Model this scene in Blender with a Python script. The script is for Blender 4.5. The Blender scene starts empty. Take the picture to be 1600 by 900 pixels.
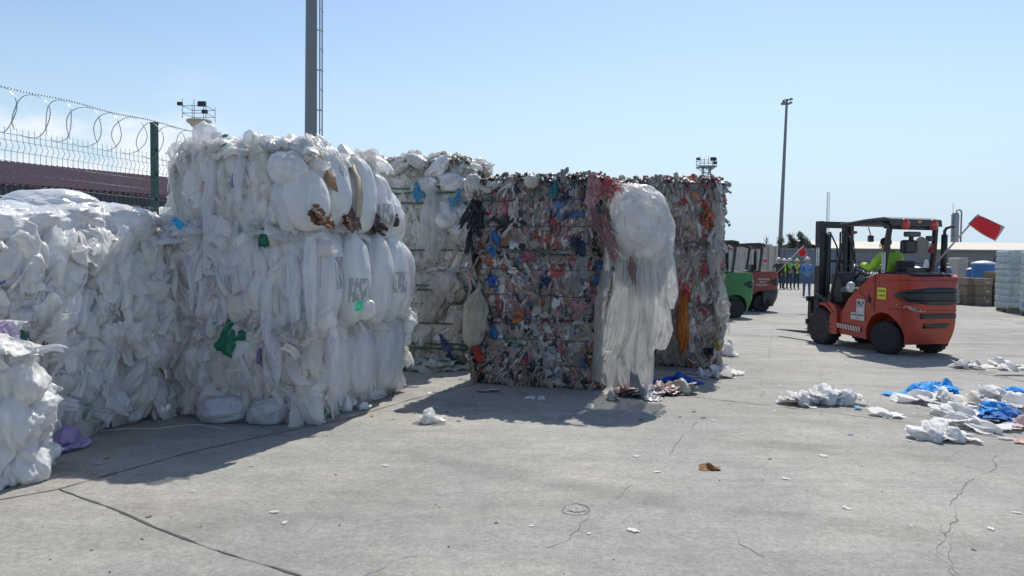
import bpy, bmesh, math, random
import numpy as np
from mathutils import Vector, Matrix
R = math.radians
rng = np.random.default_rng(7)
random.seed(7)
scene = bpy.context.scene
COL = scene.collection

# ---------------------------------------------------------------- camera
F = 1200.0; CX, CY = 800.0, 450.0; CAMH = 1.6
pitch = -math.atan(46 / F); roll = R(0.6)
fwd = Vector((0, math.cos(pitch), math.sin(pitch)))
r0 = Vector((1, 0, 0)); u0 = r0.cross(fwd)
cr = r0 * math.cos(roll) + u0 * math.sin(roll)
cu = -r0 * math.sin(roll) + u0 * math.cos(roll)
cam = bpy.data.cameras.new('camera'); camo = bpy.data.objects.new('camera', cam); COL.objects.link(camo)
M = Matrix((cr, cu, -fwd)).transposed().to_4x4(); M.translation = Vector((0, 0, CAMH))
camo.matrix_world = M
cam.sensor_width = 36; cam.lens = 36 * F / 1600; cam.clip_end = 3000; cam.clip_start = 0.1
scene.camera = camo
CAM = Vector((0, 0, CAMH))
def ray(px, py): return (fwd + cr * ((px - CX) / F) + cu * ((CY - py) / F))
def atd(px, py, d):            # a place at a known distance
    r = ray(px, py); return CAM + r * (d / r.y)
def atz(px, py, z):            # a place at a known height
    r = ray(px, py); return CAM + r * ((z - CAMH) / r.z)
def G(px, py): return atz(px, py, 0.0)
def onp(px, py, P0, n):        # a place on a known plane
    r = ray(px, py); n = Vector(n); return CAM + r * ((Vector(P0) - CAM).dot(n) / r.dot(n))

# ---------------------------------------------------------------- render and light
scene.view_settings.view_transform = 'Standard'; scene.view_settings.look = 'None'
scene.view_settings.exposure = 0; scene.view_settings.gamma = 1
SUN_EL, SUN_AZ = 53.0, 18.0     # degrees, azimuth clockwise from +Y
sd = Vector((math.sin(R(SUN_AZ)) * math.cos(R(SUN_EL)), math.cos(R(SUN_AZ)) * math.cos(R(SUN_EL)), math.sin(R(SUN_EL))))
sl = bpy.data.lights.new('sun', 'SUN'); sl.energy = 4.9; sl.angle = R(0.5); sl.color = (1.0, 0.945, 0.86)
so = bpy.data.objects.new('sun', sl); COL.objects.link(so)
so.rotation_euler = sd.to_track_quat('Z', 'Y').to_euler(); so.location = sd * 50

world = bpy.data.worlds.new('World'); scene.world = world; world.use_nodes = True
nt = world.node_tree; nt.nodes.clear()
def N(nt, t, **k):
    n = nt.nodes.new(t)
    for a, b in k.items(): setattr(n, a, b)
    return n
wo = N(nt, 'ShaderNodeOutputWorld'); bg = N(nt, 'ShaderNodeBackground'); sky = N(nt, 'ShaderNodeTexSky')
sky.sky_type = 'NISHITA'; sky.sun_disc = False; sky.sun_elevation = R(SUN_EL); sky.sun_rotation = R(SUN_AZ)
sky.air_density = 1.0; sky.dust_density = 0.6; sky.ozone_density = 2.2; sky.altitude = 10
bg.inputs[1].default_value = 0.15
tc = N(nt, 'ShaderNodeTexCoord'); sep = N(nt, 'ShaderNodeSeparateXYZ'); nt.links.new(tc.outputs['Generated'], sep.inputs[0])
# thin cumulus low in the left of the view
mp = N(nt, 'ShaderNodeMapping'); mp.inputs['Scale'].default_value = (1, 1, 1.9); nt.links.new(tc.outputs['Generated'], mp.inputs[0])
cn = N(nt, 'ShaderNodeTexNoise'); cn.inputs['Scale'].default_value = 4.2; cn.inputs['Detail'].default_value = 9; cn.inputs['Roughness'].default_value = .6
nt.links.new(mp.outputs[0], cn.inputs['Vector'])
def math_(nt, op, a, b=None, c=None, clamp=False):
    m = N(nt, 'ShaderNodeMath', operation=op, use_clamp=clamp)
    for i, v in enumerate((a, b, c)):
        if v is None: continue
        if isinstance(v, (int, float)): m.inputs[i].default_value = v
        else: nt.links.new(v, m.inputs[i])
    return m.outputs[0]
def mapr(nt, v, a, b, c=0.0, d=1.0, smooth=True):
    m = N(nt, 'ShaderNodeMapRange'); m.interpolation_type = 'SMOOTHSTEP' if smooth else 'LINEAR'
    nt.links.new(v, m.inputs[0])
    for i, x in enumerate((a, b, c, d)): m.inputs[i + 1].default_value = x
    return m.outputs[0]
m1 = mapr(nt, sep.outputs[2], .235, .11); m2 = mapr(nt, sep.outputs[0], -.28, -.44); m2b = mapr(nt, sep.outputs[1], -.2, .3)
cl = mapr(nt, cn.outputs['Fac'], .38, .56)
cm = math_(nt, 'MULTIPLY', math_(nt, 'MULTIPLY', m1, m2), math_(nt, 'MULTIPLY', cl, m2b))
cm = math_(nt, 'MULTIPLY', cm, .85)
hs = N(nt, 'ShaderNodeHueSaturation'); hs.inputs['Hue'].default_value = .496; hs.inputs['Saturation'].default_value = .98; hs.inputs['Value'].default_value = .94
nt.links.new(sky.outputs[0], hs.inputs['Color'])
mx = N(nt, 'ShaderNodeMix', data_type='RGBA'); mx.inputs[7].default_value = (7.0, 7.05, 7.1, 1)
hz = N(nt, 'ShaderNodeMix', data_type='RGBA'); hz.inputs[7].default_value = (3.95, 4.95, 5.9, 1); nt.links.new(hs.outputs[0], hz.inputs[6]); nt.links.new(mapr(nt, sep.outputs[2], .30, .0, 0, .93), hz.inputs[0])
nt.links.new(cm, mx.inputs[0]); nt.links.new(hz.outputs[2], mx.inputs[6])
nt.links.new(mx.outputs[2], bg.inputs[0]); nt.links.new(bg.outputs[0], wo.inputs[0])

# ---------------------------------------------------------------- numpy noise
_p = np.random.default_rng(3).permutation(256); _p = np.concatenate([_p, _p, _p])
_g = np.random.default_rng(5).normal(size=(256, 3)); _g /= np.linalg.norm(_g, axis=1)[:, None]
def pn(P, seed=0):
    P = np.asarray(P, float) + seed * 17.31
    I = np.floor(P).astype(int); f = P - I; I &= 255
    w = f * f * f * (f * (f * 6 - 15) + 10)
    out = 0
    for dx in (0, 1):
        for dy in (0, 1):
            for dz in (0, 1):
                h = _p[_p[_p[(I[:, 0] + dx) & 255] + ((I[:, 1] + dy) & 255)] + ((I[:, 2] + dz) & 255)]
                g = _g[h]; d = f - np.array([dx, dy, dz])
                wt = (w[:, 0] if dx else 1 - w[:, 0]) * (w[:, 1] if dy else 1 - w[:, 1]) * (w[:, 2] if dz else 1 - w[:, 2])
                out = out + wt * (g * d).sum(1)
    return out * 1.5
def ridge(P, seed=0, octv=2):
    s = 0; a = 1; P = np.asarray(P, float)
    for o in range(octv):
        s = s + a * (1 - 2.2 * np.abs(pn(P * 2 ** o, seed + o * 3))); a *= .5
    return s / (2 - 2 ** (1 - octv))

# ---------------------------------------------------------------- materials
MATS = {}
def newmat(name):
    m = bpy.data.materials.new(name); m.use_nodes = True; nt = m.node_tree; nt.nodes.clear()
    o = N(nt, 'ShaderNodeOutputMaterial'); return m, nt, o
def simple(name, col, rough=.5, metal=0.0, var=.12, scale=6.0, bump=0.0, bscale=40, spec=.5, dirt=0.0, coat=0.0, emit=None):
    """painted / plain surface with procedural unevenness"""
    if name in MATS: return MATS[name]
    m, nt, o = newmat(name); p = N(nt, 'ShaderNodeBsdfPrincipled')
    tc = N(nt, 'ShaderNodeTexCoord'); n = N(nt, 'ShaderNodeTexNoise'); n.inputs['Scale'].default_value = scale; n.inputs['Detail'].default_value = 8
    nt.links.new(tc.outputs['Object'], n.inputs['Vector'])
    v = mapr(nt, n.outputs['Fac'], .3, .7, 1 - var, 1 + var, False)
    mx = N(nt, 'ShaderNodeMix', data_type='RGBA', blend_type='MULTIPLY'); mx.inputs[0].default_value = 1
    mx.inputs[6].default_value = (*col, 1); nt.links.new(v, mx.inputs[7]); out = mx.outputs[2]
    if dirt > 0:
        n2 = N(nt, 'ShaderNodeTexNoise'); n2.inputs['Scale'].default_value = scale * 2.3; n2.inputs['Detail'].default_value = 12; n2.inputs['Roughness'].default_value = .7
        nt.links.new(tc.outputs['Object'], n2.inputs['Vector'])
        d = mapr(nt, n2.outputs['Fac'], .52, .68, 0, dirt)
        m2 = N(nt, 'ShaderNodeMix', data_type='RGBA'); nt.links.new(d, m2.inputs[0]); nt.links.new(out, m2.inputs[6]); m2.inputs[7].default_value = (.13, .11, .09, 1); out = m2.outputs[2]
    nt.links.new(out, p.inputs['Base Color'])
    rr = mapr(nt, n.outputs['Fac'], .3, .7, max(rough - .1, .05), min(rough + .12, 1), False); nt.links.new(rr, p.inputs['Roughness'])
    p.inputs['Metallic'].default_value = metal; p.inputs['Specular IOR Level'].default_value = spec; p.inputs['Coat Weight'].default_value = coat
    if emit: p.inputs['Emission Color'].default_value = (*emit[0], 1); p.inputs['Emission Strength'].default_value = emit[1]
    if bump > 0:
        bn = N(nt, 'ShaderNodeTexNoise'); bn.inputs['Scale'].default_value = bscale; bn.inputs['Detail'].default_value = 6; nt.links.new(tc.outputs['Object'], bn.inputs['Vector'])
        b = N(nt, 'ShaderNodeBump'); b.inputs['Strength'].default_value = bump; b.inputs['Distance'].default_value = .01
        nt.links.new(bn.outputs['Fac'], b.inputs['Height']); nt.links.new(b.outputs[0], p.inputs['Normal'])
    nt.links.new(p.outputs[0], o.inputs[0]); MATS[name] = m; return m
def film(name, translu=.3, alpha=1.0, rough=.35, stretch=(1, 1, 1), bump=.5, spec=.5, grime=.25, lines=.15, alow=.18):
    """thin plastic film: colour attribute per piece, wrinkles, light through the sheet"""
    if name in MATS: return MATS[name]
    m, nt, o = newmat(name); L = nt.links.new
    p = N(nt, 'ShaderNodeBsdfPrincipled'); at = N(nt, 'ShaderNodeAttribute', attribute_name='tint')
    tc = N(nt, 'ShaderNodeTexCoord'); mp = N(nt, 'ShaderNodeMapping'); mp.inputs['Scale'].default_value = stretch; L(tc.outputs['Object'], mp.inputs[0])
    gn = N(nt, 'ShaderNodeTexNoise'); gn.inputs['Scale'].default_value = 3.0; gn.inputs['Detail'].default_value = 10; gn.inputs['Roughness'].default_value = .65; L(mp.outputs[0], gn.inputs['Vector'])
    v = mapr(nt, gn.outputs['Fac'], .35, .65, 1 - grime, 1.06, False)
    fm = N(nt, 'ShaderNodeMapping'); fm.inputs['Scale'].default_value = (1, 1, .28); fm.inputs['Rotation'].default_value = (.15, .2, 0); L(mp.outputs[0], fm.inputs[0])
    fl_ = N(nt, 'ShaderNodeTexNoise'); fl_.noise_type = 'RIDGED_MULTIFRACTAL'; fl_.inputs['Scale'].default_value = 17; fl_.inputs['Detail'].default_value = 5; fl_.inputs['Distortion'].default_value = .8; L(fm.outputs[0], fl_.inputs['Vector'])
    v = math_(nt, 'MULTIPLY', v, mapr(nt, fl_.outputs['Fac'], .0, .9, 1 - lines, 1.04, False))  # crease hollows darkened in the colour, painted cavity shade
    mx = N(nt, 'ShaderNodeMix', data_type='RGBA', blend_type='MULTIPLY'); mx.inputs[0].default_value = 1; L(at.outputs['Color'], mx.inputs[6]); L(v, mx.inputs[7]); col = mx.outputs[2]
    # blurred black print on the pieces that carry one (alpha of the tint)
    uv = N(nt, 'ShaderNodeUVMap', uv_map='UVMap'); um = N(nt, 'ShaderNodeMapping'); um.inputs['Scale'].default_value = (13, 7, 1); L(uv.outputs[0], um.inputs[0])
    pv = N(nt, 'ShaderNodeTexVoronoi', distance='CHEBYCHEV'); pv.inputs['Scale'].default_value = 2.3; L(um.outputs[0], pv.inputs['Vector'])
    pr = math_(nt, 'MULTIPLY', math_(nt, 'GREATER_THAN', pv.outputs['Distance'], .40), .5)
    su = N(nt, 'ShaderNodeSeparateXYZ'); L(uv.outputs[0], su.inputs[0])
    band = math_(nt, 'MULTIPLY', math_(nt, 'LESS_THAN', math_(nt, 'ABSOLUTE', math_(nt, 'SUBTRACT', su.outputs[1], .5)), .09), math_(nt, 'LESS_THAN', math_(nt, 'ABSOLUTE', math_(nt, 'SUBTRACT', su.outputs[0], .5)), .24))
    pm = math_(nt, 'MULTIPLY', math_(nt, 'MULTIPLY', pr, band), math_(nt, 'SUBTRACT', 1.0, at.outputs['Alpha']))
    m3 = N(nt, 'ShaderNodeMix', data_type='RGBA'); L(pm, m3.inputs[0]); L(col, m3.inputs[6]); m3.inputs[7].default_value = (.03, .035, .05, 1); col = m3.outputs[2]
    L(col, p.inputs['Base Color']); p.inputs['Roughness'].default_value = rough; p.inputs['Specular IOR Level'].default_value = spec
    wn = N(nt, 'ShaderNodeTexNoise'); wn.noise_type = 'RIDGED_MULTIFRACTAL'; wn.inputs['Scale'].default_value = 11; wn.inputs['Detail'].default_value = 6; wn.inputs['Distortion'].default_value = 1.1
    L(mp.outputs[0], wn.inputs['Vector'])
    b = N(nt, 'ShaderNodeBump'); b.inputs['Strength'].default_value = bump; b.inputs['Distance'].default_value = .018; L(wn.outputs['Fac'], b.inputs['Height'])
    L(b.outputs[0], p.inputs['Normal'])
    t = N(nt, 'ShaderNodeBsdfTranslucent'); L(col, t.inputs[0]); L(b.outputs[0], t.inputs['Normal'])
    ms = N(nt, 'ShaderNodeMixShader'); ms.inputs[0].default_value = translu; L(p.outputs[0], ms.inputs[1]); L(t.outputs[0], ms.inputs[2]); sh = ms.outputs[0]
    if alpha < 1:
        tr = N(nt, 'ShaderNodeBsdfTransparent'); m4 = N(nt, 'ShaderNodeMixShader')
        av = mapr(nt, wn.outputs['Fac'], .2, 1.4, alpha - alow, min(alpha + .2, 1), False)
        L(av, m4.inputs[0]); L(tr.outputs[0], m4.inputs[1]); L(sh, m4.inputs[2]); sh = m4.outputs[0]
    L(sh, o.inputs[0]); MATS[name] = m; return m

# ---------------------------------------------------------------- object helpers
def tag(o, label, cat, group=None, kind=None):
    if label: o['label'] = label
    if cat: o['category'] = cat
    if group: o['group'] = group
    if kind: o['kind'] = kind
    return o
def empty(name, loc, label=None, cat=None, group=None, rotz=0.0):
    o = bpy.data.objects.new(name, None); COL.objects.link(o); o.location = loc; o.rotation_euler = (0, 0, rotz); o.empty_display_size = .1
    return tag(o, label, cat, group)
def link(name, me, parent=None, label=None, local=False):
    """links a mesh; geometry given in world space is moved into its parent's space unless local"""
    o = bpy.data.objects.new(name, me); COL.objects.link(o)
    if parent is not None:
        o.parent = parent
        if not local:
            w = Matrix.Identity(4); q = parent; chain = []
            while q is not None: chain.append(q); q = q.parent
            for q in reversed(chain): w = w @ Matrix.LocRotScale(q.location, q.rotation_euler, q.scale)
            me.transform(w.inverted())
    if label: o['label'] = label
    return o
class MB:
    """collects primitives into one mesh"""
    def __init__(s): s.v = []; s.f = []; s.sm = []
    def add(s, vs, fs, smooth=False):
        b = len(s.v); s.v += [tuple(v) for v in vs]; s.f += [tuple(i + b for i in f) for f in fs]; s.sm += [smooth] * len(fs); return s
    def box(s, c, size, rot=None):
        x, y, z = (a / 2 for a in size); c = Vector(c)
        vs = [Vector(p) for p in ((-x, -y, -z), (x, -y, -z), (x, y, -z), (-x, y, -z), (-x, -y, z), (x, -y, z), (x, y, z), (-x, y, z))]
        if rot is not None: vs = [rot @ v for v in vs]
        return s.add([v + c for v in vs], [(0, 3, 2, 1), (4, 5, 6, 7), (0, 1, 5, 4), (1, 2, 6, 5), (2, 3, 7, 6), (3, 0, 4, 7)])
    def cyl(s, a, b, r, r2=None, n=12, cap=True, smooth=True):
        a = Vector(a); b = Vector(b); r2 = r if r2 is None else r2; d = (b - a).normalized()
        x = d.orthogonal().normalized(); y = d.cross(x)
        vs = []
        for P, q in ((a, r), (b, r2)):
            for i in range(n):
                t = 2 * math.pi * i / n; vs.append(P + x * math.cos(t) * q + y * math.sin(t) * q)
        s.add(vs, [(i, (i + 1) % n, n + (i + 1) % n, n + i) for i in range(n)], smooth)
        if cap: s.add(vs, [tuple(range(n))[::-1], tuple(range(n, 2 * n))])
        return s
    def tube(s, pts, r, n=6, closed=False, smooth=True):
        pts = [Vector(p) for p in pts]; k = len(pts); rr = r if isinstance(r, (list, tuple)) else [r] * k
        vs = []; x = None
        for i, p in enumerate(pts):
            a = pts[(i - 1) % k] if (closed or i > 0) else p; b = pts[(i + 1) % k] if (closed or i < k - 1) else p
            d = (b - a).normalized() if (b - a).length > 1e-9 else Vector((0, 0, 1))
            x = d.orthogonal().normalized() if x is None else (x - d * x.dot(d)).normalized()
            y = d.cross(x)
            for j in range(n):
                t = 2 * math.pi * j / n; vs.append(p + (x * math.cos(t) + y * math.sin(t)) * rr[i])
        fs = [(i * n + j, i * n + (j + 1) % n, ((i + 1) % k) * n + (j + 1) % n, ((i + 1) % k) * n + j) for i in range(k if closed else k - 1) for j in range(n)]
        if not closed: fs += [tuple(range(n))[::-1], tuple(range((k - 1) * n, k * n))]
        return s.add(vs, fs, smooth)
    def prism(s, poly, axis, a, b):
        """poly of 2D points extruded along axis ('x': poly is (y,z); 'z': (x,y); 'y': (x,z))"""
        def m(p, t): return {'x': (t, p[0], p[1]), 'z': (p[0], p[1], t), 'y': (p[0], t, p[1])}[axis]
        n = len(poly); vs = [m(p, a) for p in poly] + [m(p, b) for p in poly]
        return s.add(vs, [tuple(range(n)), tuple(range(n, 2 * n))[::-1]] + [(i, n + i, n + (i + 1) % n, (i + 1) % n) for i in range(n)])
    def lathe(s, prof, c, axis='z', n=24, smooth=True):
        """prof of (radius, height)"""
        c = Vector(c); vs = []
        for r, h in prof:
            for i in range(n):
                t = 2 * math.pi * i / n; a, b = math.cos(t) * r, math.sin(t) * r
                vs.append(c + Vector({'z': (a, b, h), 'x': (h, a, b), 'y': (a, h, b)}[axis]))
        k = len(prof)
        fs = [(j * n + i, j * n + (i + 1) % n, (j + 1) * n + (i + 1) % n, (j + 1) * n + i) for j in range(k - 1) for i in range(n)]
        s.add(vs, fs, smooth)
        s.add(vs[:n], [tuple(range(n))[::-1]]); s.add(vs[-n:], [tuple(range(n))]); return s
    def mesh(s, name, mat=None, fix=True):
        me = bpy.data.meshes.new(name); me.from_pydata(s.v, [], s.f); me.polygons.foreach_set('use_smooth', s.sm)
        if fix:
            bm = bmesh.new(); bm.from_mesh(me); bmesh.ops.remove_doubles(bm, verts=bm.verts, dist=1e-5); bmesh.ops.recalc_face_normals(bm, faces=bm.faces); bm.to_mesh(me); bm.free()
        if mat: me.materials.append(mat)
        return me
    def build(s, name, mat, parent=None, bevel=0.0, local=False, label=None, segs=2):
        me = s.mesh(name, mat); o = link(name, me, parent, label, local)
        if bevel > 0:
            b = o.modifiers.new('bevel', 'BEVEL'); b.width = bevel; b.segments = segs; b.limit_method = 'ANGLE'; b.angle_limit = R(35); b.harden_normals = False
        return o
def baked(o):
    """the evaluated mesh of an object; the object and its source data are removed"""
    dg = bpy.context.evaluated_depsgraph_get(); me = bpy.data.meshes.new_from_object(o.evaluated_get(dg)); old = o.data
    bpy.data.objects.remove(o)
    if isinstance(old, bpy.types.Mesh): bpy.data.meshes.remove(old)
    else: bpy.data.curves.remove(old)
    return me
def boolean(me, cutters, op='DIFFERENCE'):
    o = bpy.data.objects.new('tmp', me); COL.objects.link(o); cs = []
    for c in cutters:
        co = bpy.data.objects.new('tmpc', c); COL.objects.link(co); cs.append(co)
        b = o.modifiers.new('b', 'BOOLEAN'); b.operation = op; b.object = co; b.solver = 'EXACT'
    bpy.context.view_layer.update(); r = baked(o)
    for c in cs: d = c.data; bpy.data.objects.remove(c); bpy.data.meshes.remove(d)
    return r
def text(name, body, size, mat, mtx, parent, depth=.001, sx=1.0, align='CENTER'):
    c = bpy.data.curves.new(name, 'FONT'); c.body = body; c.size = size; c.align_x = align; c.align_y = 'CENTER'; c.extrude = depth; c.offset = size * .018; c.materials.append(mat)
    c.space_line = .95
    o = bpy.data.objects.new(name + 'c', c); COL.objects.link(o); bpy.context.view_layer.update(); me = baked(o)
    o = bpy.data.objects.new(name, me); COL.objects.link(o); o.parent = parent; o.matrix_basis = mtx @ Matrix.Diagonal((sx, 1, 1, 1)); return o

# ---------------------------------------------------------------- film geometry
def grid(n, m):
    u, v = np.meshgrid(np.linspace(-1, 1, n), np.linspace(-1, 1, m), indexing='ij')
    return u.ravel(), v.ravel()
def gridfaces(n, m):
    i, j = np.meshgrid(np.arange(n - 1), np.arange(m - 1), indexing='ij'); a = (i * m + j).ravel()
    return np.stack([a, a + m, a + m + 1, a + 1], 1)
def T_tuck(n, seed, an=1.0, amp=.35, fr=1.6):
    """crumpled piece whose rim is tucked into the mass"""
    u, v = grid(n, n); P = np.stack([u * fr, v * fr * an, np.full_like(u, seed * 3.7)], 1)
    e = np.maximum(np.abs(u), np.abs(v)); w = .5 * (1 - e ** 2) - .9 * np.clip(e - .72, 0, 1) / .28
    w = w + amp * ridge(P * 1.2 + .7 * pn(P, seed + 9)[:, None], seed, 3) + .13 * ridge(P * np.array([3.4, 1.6, 1]) + .5, seed + 4, 2)
    U = u + .28 * pn(P * 1.3, seed + 1); V = v + .28 * pn(P * 1.3, seed + 2)
    return np.stack([U, V, w], 1)
def T_strand(n, seed):
    """long bunched strand with folds running along v"""
    u, v = grid(n, n); P = np.stack([u * 2.6, v * .55, np.full_like(u, seed * 2.3)], 1)
    wd = .55 + .35 * pn(np.stack([v * 1.1, v * 0, v * 0 + seed], 1), seed)
    w = .6 * (1 - u ** 2) + .5 * ridge(P, seed, 3) + .18 * ridge(P * np.array([2.6, 1, 1]), seed + 6, 2) - .8 * np.clip(np.abs(v) - .8, 0, 1) / .2 - .5 * np.abs(u) ** 3
    U = u * wd + .35 * pn(np.stack([v * .9, v * 0 + 4, v * 0 + seed], 1), seed + 5)
    return np.stack([U, v, w], 1)
def T_flap(n, seed):
    """hangs from its upper edge, lower edge free"""
    u, v = grid(n, n); P = np.stack([u * 2.0, v * .8, np.full_like(u, seed * 1.9)], 1)
    k = (1 - v) / 2
    w = -.5 + .9 * k ** .6 + (.15 + .5 * k) * ridge(P, seed, 2) + .5 * pn(P * 1.5, seed + 7) * k
    U = u * (.45 + .5 * k) + .25 * pn(P, seed + 3); V = v + .3 * pn(np.stack([u * 1.7, u * 0, u * 0 + seed], 1), seed + 4) * k
    return np.stack([U, V, w], 1)
def T_loose(n, seed):
    """crumpled sheet lying open"""
    u, v = grid(n, n); P = np.stack([u * 1.3, v * 1.3, np.full_like(u, seed * 5.1)], 1)
    w = .35 + .55 * ridge(P * 1.3, seed, 3) * (1 - .4 * (u * u + v * v) / 2)
    U = u + .42 * pn(P, seed + 1); V = v + .42 * pn(P, seed + 2); q = np.clip(np.hypot(u, v) - 1, 0, 1); U -= u * q * .45; V -= v * q * .45
    return np.stack([U, V, w], 1)
TN = 17
TEMPL = {'tuck': [T_tuck(TN, s) for s in range(10)], 'tuckv': [T_tuck(TN, 20 + s, .35, .4, 2.2) for s in range(10)],
         'strand': [T_strand(TN, 40 + s) for s in range(12)], 'flap': [T_flap(TN, 60 + s) for s in range(12)],
         'loose': [T_loose(TN, 80 + s) for s in range(12)]}
TSMALL = {'tuck': [T_tuck(9, 100 + s, amp=.45) for s in range(10)], 'strand': [T_strand(9, 120 + s) for s in range(8)], 'flap': [T_flap(9, 140 + s) for s in range(8)], 'loose': [T_loose(9, 160 + s) for s in range(8)]}
GU = {n: grid(n, n) for n in (TN, 9)}
class FB:
    """film builder: many grids with a tint, one mesh"""
    def __init__(s): s.V = []; s.Fc = []; s.C = []; s.U = []; s.n = 0
    def add(s, V, Fc, C, U=None):
        k = len(V); s.V.append(V); s.Fc.append(np.asarray(Fc) + s.n); s.n += k
        C = np.asarray(C, float)
        if C.ndim == 1: C = np.tile(C, (k, 1))
        if C.shape[1] == 3: C = np.concatenate([C, np.ones((k, 1))], 1)
        s.C.append(C); s.U.append(np.zeros((k, 2)) if U is None else U)
    def piece(s, T, pos, nrm, up, sx, sy, sn, col, pr=False):
        nrm = Vector(nrm).normalized(); up = Vector(up); x = up.cross(nrm)
        x = x.normalized() if x.length > 1e-4 else nrm.orthogonal().normalized(); y = nrm.cross(x)
        B = np.array([x * sx, y * sy, nrm * sn]); V = T @ B + np.array(pos)
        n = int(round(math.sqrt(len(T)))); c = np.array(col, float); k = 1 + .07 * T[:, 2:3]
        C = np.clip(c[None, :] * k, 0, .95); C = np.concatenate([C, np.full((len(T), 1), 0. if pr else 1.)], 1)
        u, v = GU[n]; s.add(V, gridfaces(n, n), C, np.stack([(u + 1) / 2, (v + 1) / 2], 1))
    def mesh(s, name, mat):
        V = np.concatenate(s.V); Fc = np.concatenate(s.Fc); C = np.concatenate(s.C); U = np.concatenate(s.U)
        me = bpy.data.meshes.new(name); nf = len(Fc)
        me.vertices.add(len(V)); me.vertices.foreach_set('co', V.astype(np.float32).ravel())
        me.loops.add(nf * 4); me.loops.foreach_set('vertex_index', Fc.astype(np.int32).ravel())
        me.polygons.add(nf); me.polygons.foreach_set('loop_start', np.arange(0, nf * 4, 4, dtype=np.int32)); me.polygons.foreach_set('loop_total', np.full(nf, 4, np.int32))
        me.polygons.foreach_set('use_smooth', np.ones(nf, bool))
        me.update(calc_edges=True)
        a = me.color_attributes.new('tint', 'FLOAT_COLOR', 'POINT'); a.data.foreach_set('color', C.astype(np.float32).ravel())
        uvl = me.uv_layers.new(name='UVMap'); uvl.data.foreach_set('uv', U[Fc.ravel()].astype(np.float32).ravel())
        me.materials.append(mat); me.validate(); return me
    def build(s, name, mat, parent=None, label=None): return link(name, s.mesh(name, mat), parent, label)

def bag_arrays(center, rx, ry, rz, up=(0, 0, 1), col=(.8, .82, .84), seed=0, wr=.12, knot=True, n=34, m=26, facing=None, cr=1.0):
    """closed puffed bag: gathered at a knot, creases running to it; rx, ry, rz are half sizes, z along 'up'"""
    th = np.linspace(0, 2 * np.pi, n, endpoint=False); ph = np.linspace(0.02, np.pi - .02, m)
    T, Pp = np.meshgrid(th, ph, indexing='ij'); T = T.ravel(); Pp = Pp.ravel()
    s, c = np.sin(Pp), np.cos(Pp)
    d = np.stack([s * np.cos(T), s * np.sin(T), c], 1)
    k = ridge(np.stack([np.cos(T) * 2.6, np.sin(T) * 2.6, Pp * .6 + seed * 3.1], 1), seed, 3)
    lowf = pn(d * 1.3, seed + 5)
    near = np.clip((c - .0), 0, 1) ** 1.5 + .45 if knot else np.full_like(c, .7)
    cz = ridge(d * np.array([2.4, 2.4, 1.5]) + .6 * pn(d * 2, seed + 2)[:, None], seed + 8, 4)
    r = 1 + wr * k * near + cr * (.26 * lowf + .11 * cz + .10 * pn(d * 2.6, seed + 12)) + .035 * ridge(np.stack([np.cos(T) * 6, np.sin(T) * 6, Pp * 1.2 + seed], 1), seed + 20, 2) * s
    sq = np.abs(s) ** (.75)
    X = np.stack([sq * np.cos(T) * r, sq * np.sin(T) * r, c * (1 + .1 * lowf)], 1)
    if knot:
        g = np.clip((c - .82) / .18, 0, 1); X[:, :2] *= (1 - .75 * g)[:, None]; X[:, 2] += .22 * g
    up = Vector(up).normalized(); f = Vector(facing).normalized() if facing is not None else up.orthogonal()
    f = (f - up * f.dot(up)).normalized(); x = up.cross(f)
    B = np.array([x * rx, f * ry, up * rz]); V = X @ B + np.array(center)
    i, j = np.meshgrid(np.arange(n), np.arange(m - 1), indexing='ij'); i = i.ravel(); j = j.ravel()
    Fc = np.stack([i * m + j, i * m + j + 1, ((i + 1) % n) * m + j + 1, ((i + 1) % n) * m + j], 1)
    C = np.array(col)[None, :] * (1 + .05 * k + .05 * cz)[:, None]
    return V, Fc, np.clip(C, 0, .95), np.stack([T / 6.2832 * 3 % 1, Pp / 3.1416], 1)
def drape_arrays(path, widths, side, out, col, seed=0, folds=5, depth=.05, n=40, m=60):
    """hanging film: path of points from top to bottom, widths along it, side and outward directions"""
    path = np.array([tuple(p) for p in path], float); t = np.linspace(0, 1, m); tt = np.linspace(0, 1, len(path))
    P = np.stack([np.interp(t, tt, path[:, k]) for k in range(3)], 1); W = np.interp(t, np.linspace(0, 1, len(widths)), widths)
    u = np.linspace(-1, 1, n); U, TT = np.meshgrid(u, t, indexing='ij'); side = np.array(tuple(side)); out = np.array(tuple(out))
    q = np.stack([U.ravel() * folds * .55, TT.ravel() * 1.3, np.full(U.size, seed * 2.7)], 1)
    cz = ridge(np.stack([U.ravel() * 2.2, TT.ravel() * 4.5, q[:, 2]], 1), seed + 9, 3); w = depth * (.75 * ridge(q, seed, 3) + .55 * cz) - depth * 1.5 * np.abs(U.ravel()) ** 4
    uu = U.ravel() * np.tile(W, n) + .30 * np.tile(W, n) * pn(np.stack([TT.ravel() * 3, U.ravel() * .6, q[:, 2]], 1), seed + 2)
    V = np.tile(P, (n, 1)) + uu[:, None] * side[None] + w[:, None] * out[None]
    endz = (TT.ravel() ** 3) * .16 * pn(np.stack([U.ravel() * 1.3, q[:, 2], q[:, 2]], 1), seed + 4); V[:, 2] += endz
    C = np.array(col)[None] * (1 + .1 * (w / depth)[:, None]); return V, gridfaces(n, m), np.clip(C, 0, .95), np.stack([U.ravel() * .5 + .5, TT.ravel()], 1)
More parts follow.
